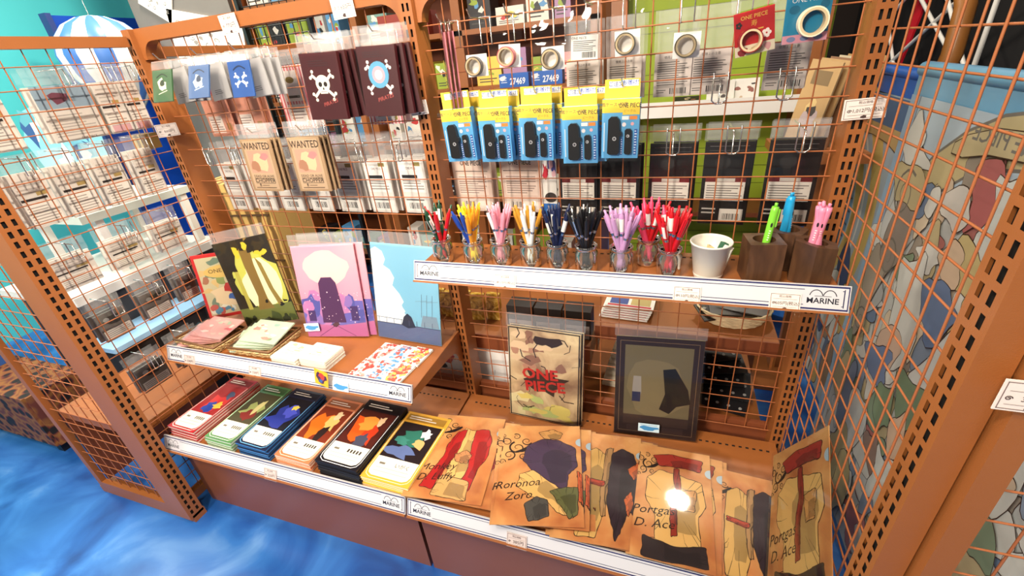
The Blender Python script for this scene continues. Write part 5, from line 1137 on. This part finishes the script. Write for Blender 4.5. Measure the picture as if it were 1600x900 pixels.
for k in range(6):
    o = thing('magazine', 'white pamphlet with red and blue pictures' + (' on top' if k == 5 else ' lower') + ' in the pile on the rear shelf', 'pamphlet', (.475 + .003 * k, .10 + .003 * k, .5960 + .006 * k), (-88.5, 0, -4), 'pamphlets on the rear shelf')
    MB().box(-.07, .07, 0, .004, 0, .15, WHITE).build('paper', o); print_on(o, [('r', .08, .42, .46, .9, (186, 60, 60)), ('r', .52, .42, .92, .9, (196, 90, 80)), ('r', .08, .10, .46, .36, (60, 80, 150)), ('r', .52, .1, .92, .36, (190, 170, 110)), ('r', .05, .02, .95, .08, (190, 40, 60))], .14, .15, name='cover_print')
for k in range(3):
    o = thing('black_carton', 'black carton with a grey label on the rear shelf, %s one' % ('left', 'middle', 'right')[k], 'carton', (.155 + .092 * k, .09, .5105), group='black cartons on the rear shelf')
    MB().box(-.043, .043, 0, .06, 0, .10, BKM).build('carton', o); print_on(o, [('r', .05, .03, .95, .5, (150, 144, 142)), ('bars', .1, .1, .5, .4, 4, (80, 76, 74))], .086, .10)
GOLD = ramp_mat('gold_foil', [(0.3, (120, 80, 20)), (0.5, (206, 160, 60)), (0.7, (250, 226, 140))], 30, 3, rough=.25, dist=1.5)
for k in range(6):
    o = thing('gold_packet', 'gold foil packet standing in the row behind the middle upright', 'packet', (-.225 + .052 * k, .14 + .01 * (k % 2), .5105), (-8, 0, 12 - 6 * (k % 3)), 'gold foil packets in a row')
    mb = MB(); mb.prism_y([(-.024, .0), (.024, .0), (.022, .012), (.025, .05), (.022, .085), (.024, .095), (-.024, .095), (-.022, .085), (-.025, .05), (-.022, .012)], 0, .02, GOLD); mb.build('pouch', o)
o = thing('white_carton', 'white carton with faint curved line print behind the foot of the middle upright', 'carton', (-.045, .075, .3005), (0, 0, 0))
MB().box(-.225, .225, 0, .16, 0, .150, mat((244, 244, 244), rough=.5)).build('carton', o)
print_on(o, [('l', [(.55, .2), (.62, .1), (.70, .16), (.71, .34)], .002, (170, 170, 176)), ('l', [(.2, .7), (.3, .8), (.36, .7)], .002, (150, 150, 156)), ('p', blob(.32, .5, .06, .12, 9, .4, 1), (206, 110, 120)), ('p', blob(.26, .3, .04, .08, 9, .4, 4), (90, 84, 84)), ('r', 0, .49, 1, .495, (214, 212, 210))], .45, .150)

# ------------------------------------------------------------------ left background
lt = thing('white_counter', 'white and pale blue stepped counter beyond the left rack', 'counter', (0, 0, 0))
MB().box(-2.0, -1.50, -.22, .42, .62, .655, mat((232, 232, 228), rough=.4)).build('upper_top', lt)
MB().box(-1.98, -1.52, -.18, .40, .0, .62, mat((40, 40, 46), rough=.6)).build('cabinet', lt)
MB().box(-1.52, -1.345, -.26, .44, .455, .475, mat((140, 186, 226), rough=.35)).build('lower_ledge', lt)
MB().box(-1.52, -1.375, -.24, .42, .0, .455, mat((34, 32, 34), rough=.7)).build('base', lt)
MB().box(-2.05, -1.55, -.05, .41, .885, .915, mat((206, 214, 206), rough=.4)).build('riser_top', lt)
for x in (-1.97, -1.58): MB().box(x - .015, x + .015, .0, .03, .655, .885, WHITE).build('riser_leg', lt); MB().box(x - .015, x + .015, .36, .39, .655, .885, WHITE).build('riser_leg', lt)
o = thing('storage_chest', 'wooden chest with dark grain beyond the corner upright', 'chest', (-1.42, .62, 0), (0, 0, 8)); CH = ramp_mat('chest_wood', [(0.3, (110, 80, 36)), (0.5, (176, 138, 70)), (0.7, (206, 170, 100))], 6, 4, rough=.5, dist=3, kind='wave')
MB().box(-.18, .18, -.14, .14, 0, .86, CH).build('body', o); MB().box(-.19, .19, -.15, .15, .86, .90, CH).build('lid', o)
for z in (.2, .5, .74): MB().box(-.17, .17, -.146, -.14, z, z + .008, mat((80, 56, 30))).build('drawer_gap', o)
AQ = film_mat('aqua_acrylic', tint=(120, 214, 236), body=.35, gloss=.1)
for k, (x, y, z, w_, h_) in enumerate(((-1.68, .10, .9155, .16, .28), (-1.62, .02, .9155, .12, .40), (-1.82, .22, .9155, .18, .46))):
    o = thing('acrylic_stand', 'aqua acrylic figure stand, %s of three on the white riser' % ('wide one', 'slim tall one', 'rearmost')[k], 'acrylic stand', (x, y, z), (0, 0, 60))
    mb = MB(); mb.prism_y([(-w_ / 2, 0), (w_ / 2, 0), (w_ * .4, h_ * .4), (w_ * .5, h_ * .7), (w_ * .2, h_), (-w_ * .2, h_ * .95), (-w_ * .5, h_ * .7), (-w_ * .35, h_ * .4)], 0, .006, mat((130, 204, 226), rough=.2)); mb.build('sheet', o)
    MB().box(-w_ / 2, w_ / 2, -.03, .03, 0, .006, AQ).build('foot', o)
    print_on(o, leaves(((40, 90, 150), (190, 230, 240), (90, 170, 190), (236, 244, 246)), 9, .2, .8, .1, .9, .2, k), w_, h_, y=-.0004)
# hot-air balloon ornament with stripes in front of the teal wall
o = thing('balloon_ornament', 'large blue and white striped hot air balloon ornament by the teal wall', 'balloon', (-2.55, .95, 1.20), (0, 0, 0))
BW = mat((232, 236, 234), rough=.4); BB = mat((70, 120, 196), rough=.4); n = 32
prof = [(q * .78, z * .76) for q, z in ((.06, 0), (.10, .06), (.19, .18), (.255, .32), (.275, .44), (.25, .55), (.18, .63), (.09, .675), (.004, .69))]
for g in range(16):
    mb = MB(); a0 = g * 2 * math.pi / 16
    vs = []
    for r_, z in prof:
        for q in range(5):
            a = a0 + q / 4 * 2 * math.pi / 16; rr = r_ * (1 + .04 * math.sin(q / 4 * math.pi)); vs.append((rr * math.cos(a), rr * math.sin(a), z))
    mb.add(vs, [(j * 5 + q, j * 5 + q + 1, (j + 1) * 5 + q + 1, (j + 1) * 5 + q) for j in range(len(prof) - 1) for q in range(4)], BW if g % 2 else BB, True)
    mb.build('gore', o)
MB().box(-.05, .05, -.05, .05, -.20, -.11, CH).build('basket', o)
for sx in (-1, 1):
    for sy in (-1, 1): MB().tube([(sx * .045, sy * .045, -.11), (sx * .045, sy * .045, .02)], .003, CH, 5).build('rope', o)
MB().tube([(0, 0, .52), (0, 0, 1.80)], .002, STEEL, 5).build('hanging_wire', o)
o = thing('blue_partition', 'royal blue partition panel behind the balloon', 'partition', (0, 0, 0)); MB().box(-3.0, -2.96, 1.00, 1.66, 0, 1.77, mat((16, 70, 176), rough=.4)).build('panel', o); MB().box(-3.01, -2.95, .97, 1.00, 0, 1.78, mat((40, 60, 120))).build('post', o)
o = thing('grey_column', 'grey column with pinned sketches', 'column', (0, 0, 0)); MB().box(-2.55, -1.79, 1.20, 1.75, 0, 3.0, mat((112, 108, 104), rough=.7)).build('shaft', o); MB().box(-2.57, -1.785, 1.18, 1.77, 0, .12, mat((90, 86, 82))).build('plinth', o)
def sketch(label, x, z, w_, h_, tilt, seed):
    o = thing('sketch_board', label, 'sketch', (x, 1.192, z), (0, tilt, 0)); MB().box(-w_ / 2, w_ / 2, 0, .006, 0, h_, mat((232, 228, 220), rough=.6)).build('board', o)
    rd = random.Random(seed); sh = []
    for k in range(26): u, v = rd.uniform(.1, .9), rd.uniform(.1, .9); sh.append(('l', spiral(u, v, rd.uniform(.02, .07), rd.uniform(.4, 1.2), rd.uniform(0, 6), 1, 1, 10), .004, (120, 114, 108)))
    for k in range(8): sh.append(('p', blob(rd.uniform(.15, .85), rd.uniform(.15, .85), .03, .04, 8, .4, k), (150, 144, 138)))
    print_on(o, sh, w_, h_, name='drawing')
sketch('large white board of ink sketches behind the left top rail', -2.06, 1.40, .54, .28, 13, 3)
sketch('smaller tilted white sketch board above the large one', -2.36, 1.72, .24, .26, 32, 7)
bm = thing('black_grid', 'black wire grid panel beside the sketch column', 'grid panel', (0, 0, 0))
for k in range(9): MB().tube([(-1.66 + .05 * k, 1.16, .6), (-1.66 + .05 * k, 1.16, 2.0)], .003, BLACK, 5).build('vertical_wire', bm)
for k in range(28): MB().tube([(-1.68, 1.155, .62 + .05 * k), (-1.24, 1.155, .62 + .05 * k)], .003, BLACK, 5).build('horizontal_wire', bm)
MB().box(-1.69, -1.67, 1.14, 1.17, 0, 2.02, BLACK).build('post', bm); MB().box(-1.25, -1.23, 1.14, 1.17, 0, 2.02, BLACK).build('post', bm)
# swords on the teal wall
for k, (y, z, c1, c2, t) in enumerate(((.04, 1.81, (30, 30, 32), (200, 190, 120), 12), (.12, 1.60, (232, 228, 220), (150, 110, 60), -3), (.14, 1.52, (150, 30, 40), (206, 160, 70), -3))):
    o = thing('toy_sword', 'toy sword with %s grip mounted high on the teal wall' % ('black wrapped', 'white', 'dark red')[k], 'toy sword', (-3.1, y, z), (t, 0, 0))
    MB().tube([(0, -.5, 0), (0, .18, 0)], .022, mat(c1, rough=.4), 10).build('grip', o); MB().tube([(0, .18, 0), (0, .235, 0)], .023, mat(c2, rough=.35), 10).build('pommel', o); MB().box(-.2, 0, -.3, -.27, -.01, .01, STEEL).build('wall_bracket', o)
# spotted cloth over a low bench
LEO = ramp_mat('spotted_cloth', [(0.0, (12, 9, 9)), (0.34, (26, 16, 15)), (0.42, (104, 44, 34)), (0.56, (140, 92, 40)), (0.8, (96, 44, 36))], 21, rough=.7, kind='voronoi')
o = thing('low_bench', 'low bench draped in black-spotted red and yellow cloth', 'bench', (-2.25, -.10, 0)); MB().box(-.65, .52, -.33, -.14, .26, .31, LEO).build('cloth_top', o); MB().box(-.65, .52, -.34, -.33, .06, .31, LEO).build('cloth_front', o); MB().box(.52, .53, -.33, -.14, .06, .31, LEO).build('cloth_side', o)
for sx in (-.60, .46):
    for sy in (-.30, -.17): MB().box(sx - .02, sx + .02, sy - .02, sy + .02, 0, .26, BLACK).build('leg', o)
o = thing('blue_box', 'blue storage box on the spotted bench', 'box', (-2.35, -.335, .3105)); MB().box(-.2, .2, -.08, .08, 0, .16, mat((50, 96, 170), rough=.5)).build('body', o); MB().box(-.205, .205, -.085, .085, .16, .18, mat((220, 226, 232))).build('lid', o)
# ------------------------------------------------------------------ right background
o = thing('dark_partition', 'black partition behind the tapestries', 'partition', (0, 0, 0)); MB().box(1.95, 2.0, .4, 4.0, 0, 2.6, mat((20, 18, 18), rough=.8)).build('panel', o); MB().box(1.94, 2.01, .38, .42, 0, 2.6, BLACK).build('post', o)
xf = thing('folding_frame', 'white crossed lattice rods of a pop-up frame behind the right grid', 'frame', (0, 0, 0)); WM = mat((230, 228, 224), rough=.35)
for a, b in (((1.75, 2.75, 1.62), (1.75, 1.55, 1.02)), ((1.75, 2.6, 1.00), (1.75, 1.3, 1.62)), ((1.73, 3.2, 1.0), (1.73, 2.2, 1.50)), ((1.73, 2.1, 1.50), (1.73, 1.2, .80)), ((1.75, 2.9, 1.5), (1.75, 2.2, .9))): MB().tube([a, b], .009, WM, 8).build('rod', xf)
MB().tube([(1.75, 1.55, 0), (1.75, 1.55, 1.7)], .01, WM, 8).build('leg', xf); MB().tube([(1.75, 2.75, 0), (1.75, 2.75, 1.7)], .01, WM, 8).build('leg', xf)
o = thing('red_pennant', 'red pennant hanging in front of the black partition', 'pennant', (1.80, 2.35, 1.05), (0, 0, -90)); MB().prism_y([(-.13, .75), (.16, .75), (-.10, 0.0)], 0, .01, mat((206, 20, 40), rough=.5)).build('cloth', o); MB().tube([(-.2, .005, .75), (.22, .005, .75)], .01, CH, 8).build('pole', o)
o = thing('bent_post', 'bent varnished wooden post behind the right grid', 'post', (1.45, 1.02, 0)); MB().tube([(0, .12, 0), (0, .12, .9), (.0, .02, 1.18), (.02, .08, 1.32), (0, .35, 1.75), (0, .4, 2.1)], .03, mat((150, 96, 44), rough=.35), 10).build('timber', o); MB().box(-.08, .08, .04, .20, 0, .02, BROWN_DK).build('foot', o)
